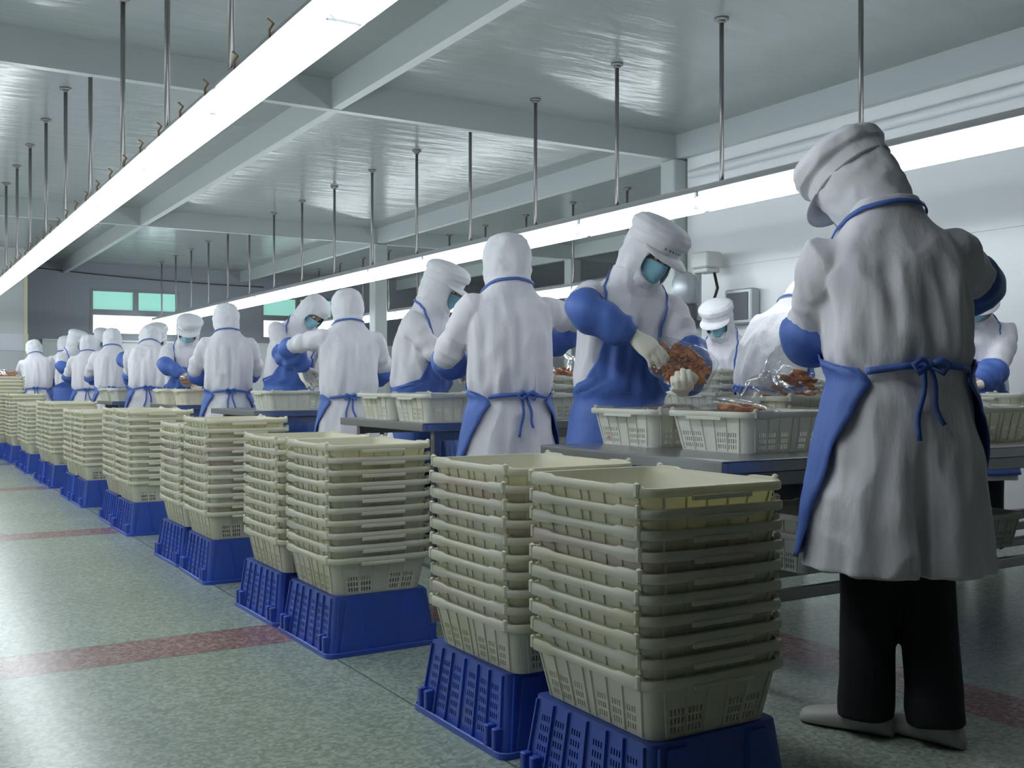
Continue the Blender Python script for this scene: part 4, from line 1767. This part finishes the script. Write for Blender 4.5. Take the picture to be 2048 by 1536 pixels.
# second table
tb('white basket at the near left corner of the second table', 2.45, 4.62, T2Z, Q)
tb('white basket on the second table, just behind the corner basket', 2.45, 5.05, T2Z, Q + 0.02)
for k, w in enumerate(('lowest', 'middle', 'topmost')):
    tb('%s white basket of the pile right of the outstretched sleeve' % w, 3.22, 4.72, T2Z + STEP * k, Q)
for k, w in enumerate(('lowest', 'second', 'third', 'topmost')):
    tb('%s white basket in the pile behind the hand holding the bag' % w, 4.34, 4.66, T2Z + STEP * k, Q)
tb('white basket beside the pale capped worker at the machine', 4.48, 5.13, T2Z + 0.0, Q)
# third and farther tables
tb('white basket with slotted ends on the third table', 2.52, 7.17, T2Z, Q)
tb('pink tinged basket on the fourth table under the masked worker', 2.50, 9.45, T2Z, Q, 'basket_pink')
tb('pale basket low beside the bent worker, left of the pink one', 2.45, 9.98, T2Z, Q, 'basket')
tb('white basket below the two far sleeves on the fifth table', 2.36, 11.78, T2Z, Q)
tb('white basket on the fifth table farther left, rim nearly level', 2.34, 12.24, T2Z, Q)
# under the near table
for k, w in enumerate(('lower', 'upper')):
    tb('%s shaded basket on the rails under the near table, left' % w, 2.86, 2.62, 0.32 + STEP * 1.4 * k, Q, 'basket_white')
tb('shaded basket of dark fish under the near table, right', 3.62, 2.62, 0.32, Q, 'basket_white')

# far left pile with food on top
FLX, FLY = x_at(12, 14.9), 14.95
cr_ = copy_tree(crate0)
cr_.location = (FLX, FLY, 0)
cr_.rotation_euler = (0, 0, 0)
tag(cr_, 'upturned blue crate under the tall far pile topped with food', 'crate', 'upturned blue crates along the aisle')
for k in range(17):
    place_basket((FLX, FLY, CH + 0.001 + STEP * k), 0, 'basket', 'cream basket, %s from below in the far pile topped with food' % ORD[k], 'baskets in the tall far pile', True)
ztop_ = CH + STEP * 16
food_bag((FLX, FLY, ztop_ + 0.15), (0, 0, 0.3), (0.17, 0.21, 0.07), 51, 'bag of red food heaped on the tall far pile', 'bags of food', False, 0.85, 40, 0.03)

# bags on the tables
G = 'bags of food'
food_bag((3.24, 3.02, ZR + 0.19), (0.25, 0.3, 0.4), (0.19, 0.13, 0.20), 11, 'tall clear bag of orange fish in front of the bent worker', G, False, 0.62, 60, 0.022, (0.0, 0, -0.07))
food_bag((2.97, 2.95, ZR + 0.12), (0.3, -0.2, 1.2), (0.08, 0.10, 0.09), 12, 'smaller clear bag with little orange food beside the tall bag', G, False, 0.5, 18, 0.02, (0, 0, -0.03))
food_bag((2.66, 2.72, T1Z + 0.125), (0.12, 0.18, 0.3), (0.17, 0.12, 0.035), 13, 'crumpled clear bag of red fish lying in the near right basket', G, False, 0.75, 30, 0.02)
food_bag((2.62, 3.06, T1Z + 0.115), (0.05, 0.05, 0.1), (0.17, 0.13, 0.03), 14, 'flat bag of dark fish in the near left basket', G, True, 0.8, 34, 0.02)
food_bag((3.74, 2.66, T1Z + 0.125), (0.2, -0.2, 0.5), (0.19, 0.15, 0.045), 15, 'shiny bag of dark red fish in the right edge basket', G, True, 0.75, 34, 0.024)
food_bag((3.22, 4.74, T2Z + STEP * 2 + 0.16), (0.1, 0.1, 0.2), (0.17, 0.14, 0.10), 16, 'clear bag of orange fish beside the outstretched sleeve', G, False, 0.62, 36, 0.024, (0, 0, -0.03))
food_bag((3.62, 2.62, 0.46), (0, 0, 0.2), (0.18, 0.15, 0.05), 17, 'dark bag of fish in the shaded basket under the near table', G, True, 0.8, 30, 0.024)
# bag in the packing worker's hands
hb_ = empty('food_bag', cam_pt(1366, 728, 4.05))
ex = (RT * 0.92 + UPV * -0.36 - FW * 0.12).normalized()
ey0 = (UPV * 0.86 + RT * 0.30 + FW * 0.35)
ey = (ey0 - ex * ey0.dot(ex)).normalized()
ez = ex.cross(ey)
hb_.rotation_euler = Matrix((ex, ey, ez)).transposed().to_euler()
link('film', film_mesh(21, 0.128, 0.095, 0.022, 0.06, 0.42), hb_)
link('dried_fish', food_mesh(22, 0.115, 0.084, 0.013, 210, M['food'], 0.0125), hb_, (-0.01, -0.015, 0))
tag(hb_, 'clear bag of orange dried fish held between two gloved hands', 'bag', G)
fb_ = empty('food_bag', cam_pt(378, 758, 9.95))
link('film', film_mesh(23, 0.09, 0.05, 0.07), fb_)
link('dried_fish', food_mesh(24, 0.075, 0.04, 0.055, 30, M['food'], 0.02), fb_)
tag(fb_, 'small bag of orange food at the glove of the masked worker beyond the fourth table', 'bag', G)

# ------------------------------------------------------------------ wall machine by the column
MX, MY = XW - 0.22, 6.42
m_ = empty('wall_machine', (MX, MY, 0))
b = MB()
b.bbox((0.04, -0.02, 1.97), (0.17, 0.20, 0.13), 0.012)
b.bbox((0.04, -0.02, 1.885), (0.14, 0.17, 0.035), 0.006)
b.build('control_box', M['box_white'], m_)
b = MB()
b.tube([(-0.12, 0.06, z) for z in (1.60, 1.63, 1.80, 1.84, 1.87)], [0.075, 0.105, 0.105, 0.085, 0.05], 20)
b.build('motor', M['machine'], m_, True)
b = MB()
b.tube([(-0.12, 0.06, 1.48), (-0.12, 0.06, 1.60)], [0.092, 0.10], 18)
b.build('motor_foot', M['machine_dark'], m_, True)
b = MB()
b.tube([(0.02, 0.06, 0.0), (0.02, 0.06, 1.88)], 0.03, 12)
b.build('post', M['housing'], m_, True)
b = MB()
b.tube([(0.07, -0.08, 1.87), (0.08, -0.11, 1.74), (0.03, -0.11, 1.62), (-0.02, -0.04, 1.50)], 0.012, 8)
b.build('hose', M['cable'], m_, True)
b = MB()
b.bbox((-0.05, 0.06, 1.455), (0.26, 0.16, 0.05), 0.006)
b.build('bracket', M['machine_dark'], m_)
tag(m_, 'grey motor unit with white control box on a post beside the white column', 'machine')
b = MB()
b.bbox((0, 0, 0), (0.10, 0.30, 0.28), 0.01)
o = b.build('switch_box', M['machine'], None, loc=(XW - 0.055, 6.12, 1.58))
b = MB()
b.bbox((-0.052, 0, 0), (0.008, 0.24, 0.22), 0.002)
b.build('door', M['machine_dark'], o)
tag(o, 'grey electrical switch box on the white wall behind the pale capped worker', 'switch box')
# notice and sagging cable on the far end
b = MB()
b.box((0, 0, 0), (0.42, 0.006, 0.26))
o = b.build('wall_notice', M['paper'], None, loc=(x_at(28, 17.99), 17.994, 1.62))
tag(o, 'pale paper notice on the far left end wall', 'notice')
b = MB()
pts = []
for k in range(20):
    t = k / 19
    pts.append((x_blk + 0.05 + (WINS[1][0] - x_blk) * t, YF - 0.02, 2.99 - 0.04 * sin(pi * t) - 0.16 * t))
b.tube(pts, 0.008, 6)
o = b.build('wall_cable', M['cable'], None, True)
tag(o, 'thin dark cable sagging across the far wall above the window', 'cable')
